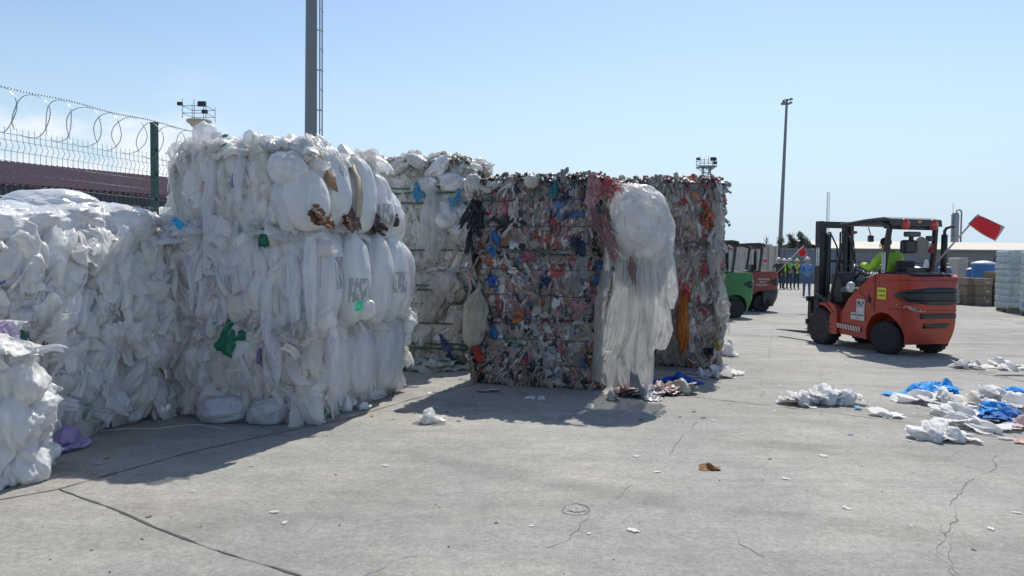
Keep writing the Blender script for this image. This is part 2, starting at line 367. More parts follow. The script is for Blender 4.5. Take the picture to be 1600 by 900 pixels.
# ---------------------------------------------------------------- bales
EX = Vector((.958, -.287, 0)); EY = Vector((.287, .958, 0)); EZ = Vector((0, 0, 1))
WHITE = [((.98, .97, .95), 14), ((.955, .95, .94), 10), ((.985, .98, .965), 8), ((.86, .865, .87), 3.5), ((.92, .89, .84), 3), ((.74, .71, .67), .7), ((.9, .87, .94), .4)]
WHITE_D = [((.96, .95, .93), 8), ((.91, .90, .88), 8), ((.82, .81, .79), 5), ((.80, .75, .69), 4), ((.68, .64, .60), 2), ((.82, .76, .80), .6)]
OLDW = [((.90, .88, .83), 9), ((.94, .93, .91), 9), ((.80, .76, .69), 4), ((.66, .60, .52), 2), ((.90, .91, .92), 6), ((.52, .47, .40), 1.3), ((.6, .72, .78), .5)]
MIXED = [((.48, .45, .42), 12), ((.62, .59, .55), 10), ((.46, .39, .32), 12), ((.36, .31, .28), 11), ((.54, .30, .32), 9), ((.44, .14, .15), 5), ((.07, .085, .14), 7), ((.055, .055, .06), 7), ((.10, .21, .45), 3.0),
         ((.10, .25, .28), 1.2), ((.82, .82, .81), 11), ((.60, .24, .08), .8), ((.56, .09, .09), 2.2), ((.18, .28, .20), .7), ((.38, .35, .44), 2), ((.32, .36, .40), 7), ((.52, .38, .38), 4), ((.50, .44, .28), .8)]
def pick(pal):
    w = np.array([p[1] for p in pal]); c = np.array(pal[rng.choice(len(pal), p=w / w.sum())][0])
    return np.clip(c * rng.uniform(.88, 1.06), 0, .97) * (.90 if pal is MIXED else 1)
M_core = film('packed_film', .0, rough=.45, grime=.15, bump=.8, lines=.3)
M_litter = film('litter_film', .30, rough=.6, grime=.15, bump=.35, spec=.25, lines=.1)
M_white = film('white_film', .22, alpha=.96, rough=.34, grime=.09, lines=.09, bump=.85, alow=.25, stretch=(1, 1, .6))
M_old = film('yellowed_film', .2, rough=.4, bump=.8, grime=.35, stretch=(1, 1, .7))
M_mixed = film('mixed_film', .12, rough=.42, bump=.7, grime=.4, spec=.4)
M_bag = film('bag_film', .10, alpha=.95, rough=.28, bump=.5, grime=.12, stretch=(1, 1, .35))
M_sheer = film('sheer_film', .35, alpha=.82, rough=.3, bump=.6, grime=.15, stretch=(1.6, 1.6, .4))
M_wrap = film('stretch_wrap', .12, rough=.2, bump=.6, grime=.2, stretch=(.35, .35, 2.0), spec=.8)
M_green_strap = simple('green_strap', (.03, .13, .08), .45)
M_wire = simple('dark_wire', (.05, .055, .06), .5, .3)

def core_arrays(O, w, d, z0, h, pal, seed, inset=.05, rad=.12, amp=.05, an=(1, 1, 1), n=30, dark=.55):
    """closed rounded box of film with a creased surface"""
    Vs = []; Fs = []; k = 0; u, v = grid(n, n); c = np.array([w / 2, d / 2, h / 2]); hs = c - inset
    for ax in range(3):
        for sg in (-1, 1):
            p = np.zeros((n * n, 3)); p[:, ax] = sg; p[:, (ax + 1) % 3] = u; p[:, (ax + 2) % 3] = v * sg; Vs.append(p); Fs.append(gridfaces(n, n) + k); k += n * n
    P = np.concatenate(Vs); X = P * hs; inner = np.clip(X, -(hs - rad), hs - rad); dd = X - inner
    L = np.linalg.norm(dd, axis=1)[:, None]; nn = dd / np.maximum(L, 1e-6); X = inner + nn * rad
    A = np.array(an); q = X * A * 5 + seed * 11
    X = X + nn * (amp * ridge(q, seed, 3) + .04 * pn(X * 1.7, seed + 3))[:, None]
    X[:, 2] = np.maximum(X[:, 2], -c[2] + .01)
    Wd = (np.array(O) + X[:, :1] * 0)[:, :3] * 0
    X = X + c; Wd = np.array([*O[:2], z0])[None] + X[:, :1] * np.array(EX)[None] + X[:, 1:2] * np.array(EY)[None] + X[:, 2:3] * np.array(EZ)[None]
    col = np.array(pal[0][0]) * dark; C = col[None] * (1 + .3 * pn(q * 1.5, 5))[:, None]  # core tint darkened, painting shade into the crevices between film pieces
    return Wd, np.concatenate(Fs), np.clip(C, 0, .9)

class Bale:
    def __init__(s, name, label, group, O, w, d, z0, h, pal, mat, film_name, seed, faces, size, count, mix, small=False, bul=.06, core_an=(1, 1, 1), prints=.0, taper=0.0, dark=.95, topn=1.0, cat='bale', tuft=0, tsz=.10, rightn=1.0):
        s.O = Vector((O[0], O[1], 0)); s.w, s.d, s.z0, s.h = w, d, z0, h; s.taper = taper
        s.root = empty(name, s.at(w / 2, d / 2, 0), label, cat, group)
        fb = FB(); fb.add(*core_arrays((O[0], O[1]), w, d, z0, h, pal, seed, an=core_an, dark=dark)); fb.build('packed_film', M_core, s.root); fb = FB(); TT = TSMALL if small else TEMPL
        cc = [(rng.uniform(0, w), rng.uniform(0, d), rng.uniform(0, h), pick(pal)) for _ in range(90)]; CA = np.array([c[:3] for c in cc])
        for face in faces:
            la, lb = {'front': (w, h), 'back': (w, h), 'left': (d, h), 'right': (d, h), 'top': (w, d)}[face]
            k = int(count * la * lb * (topn if face == 'top' else 1) * (rightn if face == 'right' else 1) * (.4 if face in ('back',) else 1))
            for _ in range(k):
                a, b = rng.uniform(-.01, 1.01), rng.uniform(.0, 1.0)
                kind = rng.choice([m[0] for m in mix], p=[m[1] for m in mix])
                sz = size * rng.uniform(.6, 1.5); bl = bul * (1 - abs(2 * a - 1) ** 3) * (1 - abs(2 * b - 1) ** 3)
                edge = .05 * (max(0, abs(2 * b - 1) - .8) / .2) ** 2 + .05 * (max(0, abs(2 * a - 1) - .85) / .15) ** 2
                o = bl - edge - .02
                if face == 'top': p = s.at(a * w, b * d, h + o * .8); nr = EZ.copy(); up = EY.copy()
                else:
                    t = b * h
                    if face == 'front': p = s.at(a * w, -o, t); nr = -EY
                    elif face == 'back': p = s.at(a * w, d + o, t); nr = EY.copy()
                    elif face == 'left': p = s.at(-o, a * d, t); nr = -EX
                    else: p = s.at(w + o - s.taper * b, a * d, t); nr = EX.copy()
                    up = EZ.copy()
                    nr = nr + EZ * (.5 * (2 * b - 1) ** 3 + (s.taper * .5))
                nr = nr + Vector(rng.normal(0, .10 if small and face == 'top' else .22, 3))
                if kind in ('tuck', 'loose'):
                    ang = rng.normal(0, .9); sx, sy = sz * rng.uniform(.8, 1.5), sz * rng.uniform(.6, 1.1)
                    if face == 'top': ang = rng.uniform(0, 6.28)
                elif kind == 'strand': ang = rng.normal(0, .28) if face != 'top' else rng.uniform(0, 6.28); sx, sy = sz * (.36 if small else .5), sz * rng.uniform(1.2, 2.1)
                elif kind == 'tuckv': ang = rng.normal(0, .25); sx, sy = sz * .8, sz * 1.5
                else: ang = rng.normal(0, .35); sx, sy = sz * .7, sz * rng.uniform(.9, 1.6)
                fl2 = pn(np.array([[p.x * 1.6 + seed, p.y * 1.6, p.z * 1.9]]), 9)[0]; ang += (1.5 if small else .8) * fl2
                up = Matrix.Rotation(ang, 3, nr.normalized()) @ up
                if face != 'top':
                    lo = z0 + .02
                    if p.z - sy * .7 < lo: p.z = lo + sy * .7 if z0 < .05 else p.z
                if face != 'top' and p.z + sy * .8 > z0 + h + .04: p.z = z0 + h + .04 - sy * .8
                c = pick(pal)
                if rng.random() < (.32 if small else .5):
                    q = p - s.O; l = np.array([q.dot(EX), q.dot(EY), q.z - z0]); c = np.clip(cc[int(((CA - l) ** 2).sum(1).argmin())][3] * rng.uniform(.85, 1.12), 0, .95)
                TL = TT[kind if kind in TT else 'tuck']
                if kind == 'loose': p = p - nr.normalized() * sz * .15
                fb.piece(TL[rng.integers(len(TL))], p, nr, up, sx, sy, sz * rng.uniform(.25, .46), c, rng.random() < prints and min(c) > .6)
        for _ in range(tuft):
            a, c = rng.uniform(0, w), rng.uniform(0, d)
            if rng.random() < .55: c = rng.uniform(-.03, .12)
            elif rng.random() < .5: a = w - rng.uniform(-.03, .12)
            p = s.at(a, c, h + rng.uniform(-.03, .05)); nr = EZ + Vector(rng.normal(0, .7, 3)); s_ = tsz * rng.uniform(.5, 1.3)
            fb.piece(TT['loose'][rng.integers(len(TT['loose']))], p, nr, Vector(rng.normal(0, 1, 3)), s_, s_ * .8, s_ * .7, pick(pal))
        s.film = fb.build(film_name, mat, s.root)
    def at(s, x, y, z): return s.O + EX * x + EY * y + EZ * (s.z0 + z)
    def strap(s, axis, k, off=.03, mat=None, r=.006, name='strap'):
        w, d, h = s.w, s.d, s.h; c = .1
        if axis == 'y': L = [(-off, k, c), (-off, k, h - c), (c, k, h + off), (w - c, k, h + off), (w + off, k, h - c), (w + off, k, c), (w - c, k, .01), (c, k, .01)]
        elif axis == 'x': L = [(k, -off, c), (k, -off, h - c), (k, c, h + off), (k, d - c, h + off), (k, d + off, h - c), (k, d + off, c), (k, d - c, .01), (k, c, .01)]
        else: L = [(-off, c, k), (c, -off, k), (w - c, -off, k), (w + off, c, k), (w + off, d - c, k), (w - c, d + off, k), (c, d + off, k), (-off, d - c, k)]
        pts = []
        for i in range(len(L)):
            a, b = Vector(L[i]), Vector(L[(i + 1) % len(L)])
            for t in range(6):
                q = a.lerp(b, t / 6); j = Vector(rng.normal(0, .006, 3)); pts.append(s.at(*(q + j)))
        mb = MB(); mb.tube(pts, r, 5, closed=True); return mb.build(name, mat or M_wire, s.root)
def bag_part(parent, name, center, rx, ry, rz, up=(0, 0, 1), col=(.82, .84, .87), seed=0, mat=None, label=None, wr=.12, knot=True, n=48, m=36, facing=None, prints=False, cr=1.0):
    fb = FB(); V, Fc, C, U = bag_arrays(center, rx, ry, rz, up, col, seed, wr, knot, n, m, facing, cr)
    V[:, 2] = np.maximum(V[:, 2], .004)
    if prints: U = U * np.array([rng.uniform(.7, 1.2), rng.uniform(.8, 1.1)]) + np.array([rng.uniform(-.3, .3), rng.uniform(-.16, .2)])
    if prints: C = np.concatenate([C, np.zeros((len(C), 1))], 1)
    fb.add(V, Fc, C, U); return fb.build(name, mat or M_bag, parent, label)
def scraps_part(parent, name, items, mat, label=None):
    """items: (template kind, centre, normal, up, sx, sy, sn, colour)"""
    fb = FB()
    for k, p, nr, up, sx, sy, sn, c in items: fb.piece(TEMPL[k][rng.integers(len(TEMPL[k]))], p, nr, up, sx, sy, sn, c)
    for i in range(len(fb.V)): fb.V[i][:, 2] = np.maximum(fb.V[i][:, 2], .004 + .002 * rng.random())
    return fb.build(name, mat, parent, label)
def drape_part(parent, name, path, widths, side, out, col, seed, folds=5, depth=.05, mat=None, label=None):
    fb = FB(); V, Fc, C, U = drape_arrays(path, widths, side, out, col, seed, folds, depth); V[:, 2] = np.maximum(V[:, 2], .01); fb.add(V, Fc, C, U)
    return fb.build(name, mat or M_sheer, parent, label)

WMIX = [('strand', .36), ('tuck', .24), ('flap', .24), ('tuckv', .16)]
AL = ('front', 'right', 'left', 'top', 'back')
# --- white tower: three bales, one on another
TO = Vector((-3.36, 7.69, 0))
g = 'white film bales stacked on the yard'
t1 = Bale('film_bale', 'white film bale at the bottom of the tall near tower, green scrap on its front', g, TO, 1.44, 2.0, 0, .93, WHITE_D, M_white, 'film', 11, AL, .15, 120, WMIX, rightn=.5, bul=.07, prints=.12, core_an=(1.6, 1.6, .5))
t2 = Bale('film_bale', 'middle white bale of the tall near tower, with round bulging bags on its right side', g, TO - EX * .02, 1.46, 2.0, .92, .92, WHITE, M_white, 'film', 12, AL, .15, 120, WMIX, rightn=.25, bul=.08, prints=.12, core_an=(1.6, 1.6, .5))
t3 = Bale('film_bale', 'topmost white bale of the tall near tower, brown strips between its bags', g, TO - EX * .02 + EY * .05, 1.46, 1.40, 1.83, .80, WHITE, M_white, 'film', 13, AL, .15, 120, WMIX, rightn=.3, bul=.10, prints=.12, core_an=(1.6, 1.6, .5), tuft=40, tsz=.085)
for b in (t1, t2):
    for k in (.42, .88, 1.32, 1.72): b.strap('y', k, off=.07)
for k in (.4, .8, 1.15): t3.strap('y', k, off=.05)
RN = EX; TC = TO + EX * 1.44      # right side of the tower
def rp(y, z, o=0): return TC + EX * o + EY * y + EZ * z
for i, (y, hy, o, zz) in enumerate([(.22, .20, .03, 0), (.66, .23, .10, .0), (1.10, .23, .13, -.01), (1.52, .21, .12, -.02), (1.88, .17, .04, -.05)]):
    bag_part(t2.root, 'bag', rp(y, 1.37 + zz, o + .0), .235, hy * .97, .475, (0.03, 0, 1), (.86 - .03 * (i % 2), .88, .91), 200 + i, cr=.45, wr=.10, facing=EY, prints=i != 2, n=64, m=48)
for i, (y, hy, o, zz, hz) in enumerate([(.40, .22, .0, .03, .42), (.86, .22, .06, 0, .44), (1.27, .21, .06, -.10, .38), (1.64, .19, .0, -.20, .32), (1.92, .15, -.08, -.27, .26)]):
    bag_part(t3.root, 'bag', rp(y, 2.26 + zz, o - .02), .25, hy, hz, EZ * 1 - EX * .22, (.86, .88 + .01 * (i % 2), .91), 220 + i, cr=.5, wr=.12, facing=EY, prints=i % 2 == 0, n=64, m=48)
for i, (y, hy, o) in enumerate([(.5, .28, .0), (1.02, .28, .02), (1.48, .22, .06), (1.82, .18, .04)]):
    bag_part(t1.root, 'bag', rp(y, .50, o - .06), .21, hy, .45, EZ, (.82, .84, .87), 240 + i, cr=.6, wr=.16, facing=EY, n=56, m=40)
# the large white bag hanging at the corner and its neighbours
q = onp(478, 312, rp(0, 0, .12), EX * .5 - EY * .86)
bag_part(t3.root, 'hanging_bag', q, .21, .13, .30, EZ - EX * .35 + EY * .1, (.90, .90, .90), 31, cr=.12, wr=.04, facing=-EY + EX * .4, label='large smooth white bag hanging from the front corner', n=64, m=48)
q = onp(448, 322, rp(0, 0, .0), EX * .35 - EY * .9); bag_part(t3.root, 'hanging_bag', q, .12, .10, .26, EZ - EX * .1, (.76, .79, .83), 32, wr=.16, facing=-EY)
q = onp(448, 262, rp(0, 0, .1), EX * .35 - EY * .9); bag_part(t3.root, 'hanging_bag', q, .13, .12, .19, EX - EZ * .1, (.84, .86, .89), 33, wr=.3, facing=-EY)
# brown cardboard between the bags
Mcard = simple('cardboard', (.30, .19, .11), .8, var=.2, bump=.3); Mtan = simple('tan_board', (.46, .38, .28), .75, var=.15, bump=.3)
def strip(parent, pts, wd, side, mat, name='cardboard_strip', th=.01):
    mb = MB(); pts = [Vector(p) for p in pts]; side = Vector(side).normalized() * wd / 2; n = len(pts); vs = []
    for p in pts: vs += [p - side, p + side]
    mb.add(vs, [(2 * i, 2 * i + 1, 2 * i + 3, 2 * i + 2) for i in range(n - 1)], True); o = mb.build(name, mat, parent)
    m = o.modifiers.new('s', 'SOLIDIFY'); m.thickness = th; m.offset = 0; return o
strip(t3.root, [rp(.66, 2.60, -.02), rp(.66, 2.55, .15), rp(.65, 2.40, .235), rp(.64, 2.2, .26), rp(.63, 2.0, .24), rp(.62, 1.9, .18)], .10, EY, Mtan)
strip(t3.root, [rp(.20, 2.60, -.10), rp(.20, 2.52, .08), rp(.20, 2.38, .19), rp(.2, 2.25, .21)], .20, EY + EZ * -.3, Mcard)
Mbr = film('brown_film', .15, rough=.65, bump=.4, spec=.15)
for (px, py, sx, sy, c) in ((585, 350, .20, .10, (.14, .10, .10)), (541, 343, .12, .13, (.17, .11, .09)), (497, 345, .13, .08, (.26, .16, .10)), (607, 345, .09, .06, (.12, .09, .09))):
    q = onp(px, py, rp(0, 0, .2), EX); scraps_part(t3.root, 'brown_film', [('loose', q + Vector(rng.normal(0, .02, 3)), EX + EZ * .4, EZ, sx, sy, .09, c) for _ in range(3)], Mbr)
# coloured scraps that show on the tower
Mcol = film('coloured_film', .3, rough=.35, bump=.6)
FN = -EY
def fpt(px, py, off=.06, P0=TO): return onp(px, py, P0 - EY * off, EY)
def scr(parent, name, px, py, sx, sy, c, k='tuck', off=.09, P0=TO, nr=None, label=None, up=EZ, mat=None, sn=None):
    q = fpt(px, py, off, P0); return scraps_part(parent, name, [(k, q, nr or FN + EZ * .15, up, sx, sy, sn or .5 * min(sx, sy), c)], mat or Mcol, label)
scr(t3.root, 'green_scrap', 350, 224, .045, .09, (.08, .36, .28), off=.13, k='strand')
scr(t2.root, 'green_scrap', 411, 369, .05, .10, (.02, .20, .12), off=.10, k='tuckv')
scr(t1.root, 'green_scrap', 357, 530, .12, .15, (.03, .28, .17), off=.15, k='tuck', up=EZ + EX * .5)
scr(t1.root, 'purple_scrap', 405, 555, .04, .08, (.25, .2, .45), off=.10, k='strand')
scr(t3.root, 'purple_scrap', 364, 282, .03, .07, (.35, .27, .55), off=.11, k='strand')
scr(t2.root, 'blue_scrap', 322, 330, .015, .10, (.1, .25, .7), off=.14)
scr(t3.root, 'pink_scrap', 318, 292, .03, .06, (.7, .42, .38), off=.13)
q = onp(567, 483, rp(0, 0, .27), EX); bag_part(t2.root, 'knotted_bag', q, .11, .08, .11, EZ, (.84, .86, .86), 51, wr=.3, facing=EY)
scraps_part(t2.root, 'green_scrap', [('loose', onp(560, 478, rp(0, 0, .36), EX), EX - EY, EZ, .04, .05, .03, (.08, .62, .38))], Mcol)
scraps_part(t2.root, 'pink_scrap', [('tuck', onp(600, 458, rp(0, 0, .25), EX), EX, EZ, .06, .06, .03, (.75, .45, .55))], Mcol)
for i, (px, py, s) in enumerate(((628, 487, .10), (637, 508, .10), (622, 520, .11), (632, 530, .08))):
    q = onp(px, py, rp(2.0, 0, .05), EY); bag_part(t2.root, 'crumpled_end', q, s, s * .8, s * 1.1, (.3, 0, 1), (.86, .88, .88), 60 + i, wr=.3, n=30, m=22)
# long drooping tails on the left part of the tower front
for i, (px0, py0, px1, py1, w) in enumerate(((455, 400, 462, 520, .09), (410, 440, 428, 570, .08), (484, 370, 486, 510, .08), (345, 400, 352, 500, .06), (307, 380, 300, 480, .07), (375, 235, 372, 330, .06), (330, 250, 322, 420, .07), (520, 515, 524, 570, .06), (430, 520, 436, 600, .08))):
    a, b = fpt(px0, py0, .10), fpt(px1, py1, .13)
    if px0 > 475: a = onp(px0, py0, rp(0, 0, .19), EX - EY * .8); b = onp(px1, py1, rp(0, 0, .2), EX - EY * .8)
    par = t3 if a.z > 1.85 else (t2 if a.z > .95 else t1)
    drape_part(par.root, 'hanging_film', [a, a.lerp(b, .5) + FN * .03, b], [w * .5, w, w * .7, w * .35], EX, FN, (.78, .81, .85), 300 + i, folds=2.6, depth=.03, mat=M_white)
# frayed tufts on the upper edge
def tufts(b, n, size, pal, mat, name='frayed_film', rnd=.2):
    fb = FB()
    for _ in range(n):
        a, c = rng.uniform(0, b.w), rng.uniform(0, b.d)
        if rng.random() < .6: c = rng.uniform(0, .15)
        p = b.at(a, c, b.h + rng.uniform(-.02, .07)); nr = EZ + Vector(rng.normal(0, .7, 3)); s_ = size * rng.uniform(.5, 1.3)
        fb.piece(TEMPL['loose'][rng.integers(12)], p, nr, Vector(rng.normal(0, 1, 3)), s_, s_ * .8, s_ * .7, pick(pal))
    return fb.build(name, mat, b.root)
for i, (px, py, s_) in enumerate(((320, 214, .13), (345, 222, .10), (398, 222, .11), (425, 228, .10), (470, 232, .12), (300, 262, .12), (296, 235, .09), (450, 240, .10))):
    bag_part(t3.root, 'bag', fpt(px, py, -.05), s_, s_ * .8, s_ * .9, Vector(rng.normal(0, 1, 3)), (.8, .82, .85), 400 + i, wr=.25, mat=M_sheer, n=36, m=28)

# --- left stack: two white bales with a wrapped bundle on top
LO = Vector((-5.66, 6.26, 0))
g2 = 'white film bales of the left stack'
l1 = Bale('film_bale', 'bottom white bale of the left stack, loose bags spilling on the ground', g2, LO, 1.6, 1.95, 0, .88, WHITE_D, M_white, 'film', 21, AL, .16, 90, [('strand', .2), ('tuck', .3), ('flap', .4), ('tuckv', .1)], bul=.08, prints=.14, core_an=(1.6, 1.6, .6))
l2 = Bale('film_bale', 'white bale under the stretch wrapped bundle in the left stack', g2, LO, 1.6, 1.95, .86, .86, WHITE, M_white, 'film', 22, AL, .16, 90, [('strand', .2), ('tuck', .3), ('flap', .4), ('tuckv', .1)], bul=.09, prints=.14, core_an=(1.6, 1.6, .6))
for b in (l1, l2):
    for k in (.6, 1.3): b.strap('y', k, off=.05)
LC = LO + EX * 1.6
def lp(y, z, o=0): return LC + EX * o + EY * y + EZ * z
BG = [(105, 432, .13, .10, .15, .9), (72, 412, .12, .1, .13, .9), (125, 395, .11, .09, .08, .9), (40, 420, .13, .1, .18, .8), (160, 470, .13, .1, .17, .8), (225, 490, .14, .1, .2, .8), (250, 505, .10, .09, .18, .75), (90, 500, .15, .1, .12, .78),
      (30, 500, .12, .1, .1, .75), (180, 420, .15, .09, .2, .82), (130, 600, .16, .1, .18, .72), (200, 590, .12, .09, .2, .74), (90, 590, .14, .1, .16, .72), (165, 640, .12, .08, .08, .78), (235, 625, .07, .06, .1, .8), (205, 650, .1, .07, .06, .75),
      (235, 430, .13, .08, .2, .8), (275, 465, .1, .1, .16, .8), (60, 470, .11, .09, .15, .8)]
for i, (px, py, rx, ry, rz, c) in enumerate(BG):
    q = onp(px, py, lp(0, 0, .10), EX); par = l1 if q.z < .87 else l2; q.z = max(q.z, rz * .8)
    bag_part(par.root, 'bag', q, rx, ry, rz, Vector((rng.normal(0, .3), rng.normal(0, .3), 1)), (c * .97, c, min(c * 1.03, .92)), 500 + i, wr=.2, facing=EY, n=40, m=30, prints=i % 2 == 0)
for i in range(16):
    px = rng.uniform(0, 285); py = rng.uniform(400, 620); a = onp(px, py, lp(0, 0, .1), EX); L = rng.uniform(.2, .42)
    if a.y < 5.9: continue
    b = a + Vector((rng.normal(0, .04), 0, -min(L, a.z - .04))); par = l1 if a.z < .9 else l2
    drape_part(par.root, 'hanging_film', [a, a.lerp(b, .5) + EX * .05, b + EX * .02], [.03, .1, .12, .05], EY, EX, (.78, .81, .85), 520 + i, folds=2, depth=.035, mat=M_white)
items = []
for i in range(110):
    px, py = rng.uniform(0, 285), rng.uniform(385, 640)
    if py > 640 - (px < 60) * 200: continue
    q = onp(px, py, lp(0, 0, .16), EX); s_ = rng.uniform(.09, .2)
    items.append((['tuck', 'flap', 'strand', 'tuckv', 'loose'][rng.integers(5)], q, EX + Vector(rng.normal(0, .3, 3)), EZ + Vector(rng.normal(0, .45, 3)), s_ * .8, s_ * rng.uniform(.9, 1.6), s_ * .45, pick(WHITE)))
scraps_part(l1.root, 'loose_film', [i for i in items if i[1].z < .87], M_white); scraps_part(l2.root, 'loose_film', [i for i in items if i[1].z >= .87], M_white)
for (px, py, c, s_) in ((6, 437, (.05, .2, .8), .03), (25, 437, (.12, .1, .5), .03), (72, 510, (.25, .1, .1), .05), (75, 535, (.2, .12, .1), .06), (2, 520, (.3, .12, .12), .03)):
    q = onp(px, py, lp(0, 0, .14), EX); scraps_part((l1 if q.z < .87 else l2).root, 'coloured_scrap', [('tuck', q, EX, EZ, s_, s_, s_ * .5, c)], Mcol)
# stretch-wrapped bundle lying along the stack
wb = empty('wrapped_bundle', lp(.95, 1.72, -.75), 'long stretch wrapped white bundle lying on top of the left stack', 'bundle')
def bundle(parent, name, c, ax, half, rside, rz, col, seed, mat, n=90, m=80):
    ax = Vector(ax).normalized(); sd_ = ax.cross(EZ)
    t = np.linspace(-1, 1, n); a = np.linspace(0, 2 * np.pi, m, endpoint=False); T, A = np.meshgrid(t, a, indexing='ij'); T = T.ravel(); A = A.ravel()
    prof = (1 - np.abs(T) ** 4.5) ** .5
    cs, sn = np.cos(A), np.sin(A); sq = lambda x: np.sign(x) * np.abs(x) ** .7
    low = pn(np.stack([T * 1.6, cs * .9, sn * .9 + seed], 1), seed)
    l2_ = pn(np.stack([T * 3.4, cs * 1.6, sn * 1.6 + seed], 1), seed + 2); q = np.stack([T * half * 2.0 + .9 * low, cs * 5 + T * 2.5 + low, sn * 5 - T * 2.0], 1); rd = ridge(q, seed, 5)
    r = 1 + .24 * low + .13 * l2_ + .055 * rd
    X = (T * half)[:, None] * np.array(ax)[None] + (sq(cs) * rside * prof * r)[:, None] * np.array(sd_)[None] + (sq(sn) * rz * prof * r)[:, None] * np.array([0, 0, 1])[None] + np.array(c)[None]
    i, j = np.meshgrid(np.arange(n - 1), np.arange(m), indexing='ij'); i = i.ravel(); j = j.ravel()
    Fc = np.stack([i * m + j, i * m + (j + 1) % m, (i + 1) * m + (j + 1) % m, (i + 1) * m + j], 1)
    fb = FB(); fb.add(X, Fc, np.clip(np.array(col)[None] * (1 + .1 * rd)[:, None], 0, .93)); return fb.build(name, mat, parent)
bundle(wb, 'wrapped_film', lp(.62, 1.84, -.45), EY, .85, .58, .19, (.84, .85, .87), 3, M_wrap, 120, 110)
bundle(wb, 'wrapped_film', lp(1.40, 1.90, -.42), EY + EX * .25 - EZ * .1, .62, .52, .22, (.88, .89, .91), 8, M_wrap, 100, 100)
bundle(wb, 'wrapped_film', lp(1.15, 1.68, -.20), EY - EZ * .12, .80, .33, .17, (.86, .87, .89), 14, M_wrap, 100, 80)
for i in range(7):
    y = .15 + i * .27; pts = []
    for k in range(25):
        a = -1.5 + 3.6 * k / 24; pts.append(lp(y + .12 * a + .05 * math.sin(a * 3 + i), 1.86 + .22 * math.copysign(abs(math.sin(a)) ** .7, math.sin(a)), -.52 + .64 * math.copysign(abs(math.cos(a)) ** .7, math.cos(a))))
    MB().tube(pts, .004, 4).build('wrap_strand', simple('wrap_strand', (.8, .8, .8), .3), wb)
lw = empty('loose_film_heap', lp(1.95, 1.72, -.25), 'white film heap with a sky blue scrap between wrapped bundle and tower', 'film')
scraps_part(lw, 'film', [('loose', lp(rng.uniform(1.75, 2.05), 1.72 + rng.uniform(0, .22), rng.uniform(-.5, .02)), EZ + Vector(rng.normal(0, .6, 3)), EY, .13, .12, .1, pick(WHITE)) for _ in range(26)], M_sheer)
scraps_part(lw, 'blue_scrap', [('loose', atd(277, 350, 7.2), EX - EY + EZ, EY, .07, .04, .03, (.05, .5, .85))], Mcol)

# --- near heap at the left edge
NO = Vector((-3.40, 5.42, 0)) - EX * 1.45 - EY * 1.7
n1 = Bale('film_bale', 'low bright white bale nearest the camera with lilac film on top', g2, NO, 1.45, 1.7, 0, 1.0, WHITE, M_white, 'film', 31, AL, .12, 110, [('tuck', .65), ('flap', .05), ('strand', .15), ('tuckv', .15)], bul=.06, taper=.26, core_an=(1, 1, 1))
def npt(px, py, o=.0): return onp(px, py, NO + EX * (1.5 + o - .16 * (765 - py) / 255), EX)
for i, (px, py, s_) in enumerate(((22, 600, .24), (40, 660, .22), (5, 650, .24), (30, 725, .20), (62, 672, .11), (12, 560, .17))):
    q = npt(px, py, -.10); q.z = max(q.z, s_ * .6)
    bag_part(n1.root, 'bag', q, s_ * 1.1, s_ * .7, s_ * .9, EZ + Vector(rng.normal(0, .7, 3)), (.90, .91, .92), 600 + i, wr=.22, n=72, m=52)
items = []
for i in range(60):
    px, py = rng.uniform(-30, 74), rng.uniform(530, 765); s_ = rng.uniform(.06, .12); q = npt(px, py, -.03)
    if px > 45 and py < 600: continue
    q.z = max(q.z, .05); items.append((['tuck', 'tuck', 'tuckv', 'loose'][rng.integers(4)], q, EX - EY * .25 + EZ * .35 + Vector(rng.normal(0, .25, 3)), EZ + Vector(rng.normal(0, .5, 3)), s_, s_ * rng.uniform(.8, 1.4), s_ * .45, (.91, .92, .92)))
scraps_part(n1.root, 'loose_film', items, M_bag)
for nm, px, py, c, s_ in (('lilac_film', 10, 520, (.66, .52, .74), .07), ('lilac_film', 35, 556, (.66, .5, .7), .05), ('dark_green_film', 32, 533, (.02, .10, .08), .05), ('dark_green_film', 56, 622, (.03, .14, .10), .03), ('lilac_film', 46, 600, (.55, .42, .6), .04)):
    q = npt(px, py, -.02)
    scraps_part(n1.root, nm, [('loose', q + Vector(rng.normal(0, .02, 3)), EX - EY * .3 + EZ * .3, EZ, s_, s_, s_ * .6, c) for _ in range(2)], Mcol)

# --- rear white stack with green straps
RO = Vector((-2.15, 11.85, 0)); g3 = 'yellowed film bales of the rear stack'
OM = [('tuck', .45), ('strand', .2), ('flap', .15), ('tuckv', .2)]
r1 = Bale('film_bale', 'lower yellowed film bale of the rear stack, horizontal green straps', g3, RO, 1.75, 1.4, 0, 1.48, OLDW, M_old, 'film', 41, AL, .11, 190, OM, bul=.07, dark=.6, core_an=(1, 1, 2))
r2 = Bale('film_bale', 'upper yellowed film bale of the rear stack with ragged sunlit top', g3, RO + EX * .0, 1.44, 1.4, 1.46, 1.54, OLDW, M_old, 'film', 42, AL, .10, 190, OM, bul=.07, dark=.6, core_an=(1, 1, 2), tuft=150, tsz=.13)
for b, ks in ((r1, (.25, .32, .62, .92, 1.12, 1.18)), (r2, (.25, .95, 1.1, 1.17))):
    for k in ks: b.strap('z', k, off=.125, mat=M_green_strap, r=.012)
RP = RO - EY * .14
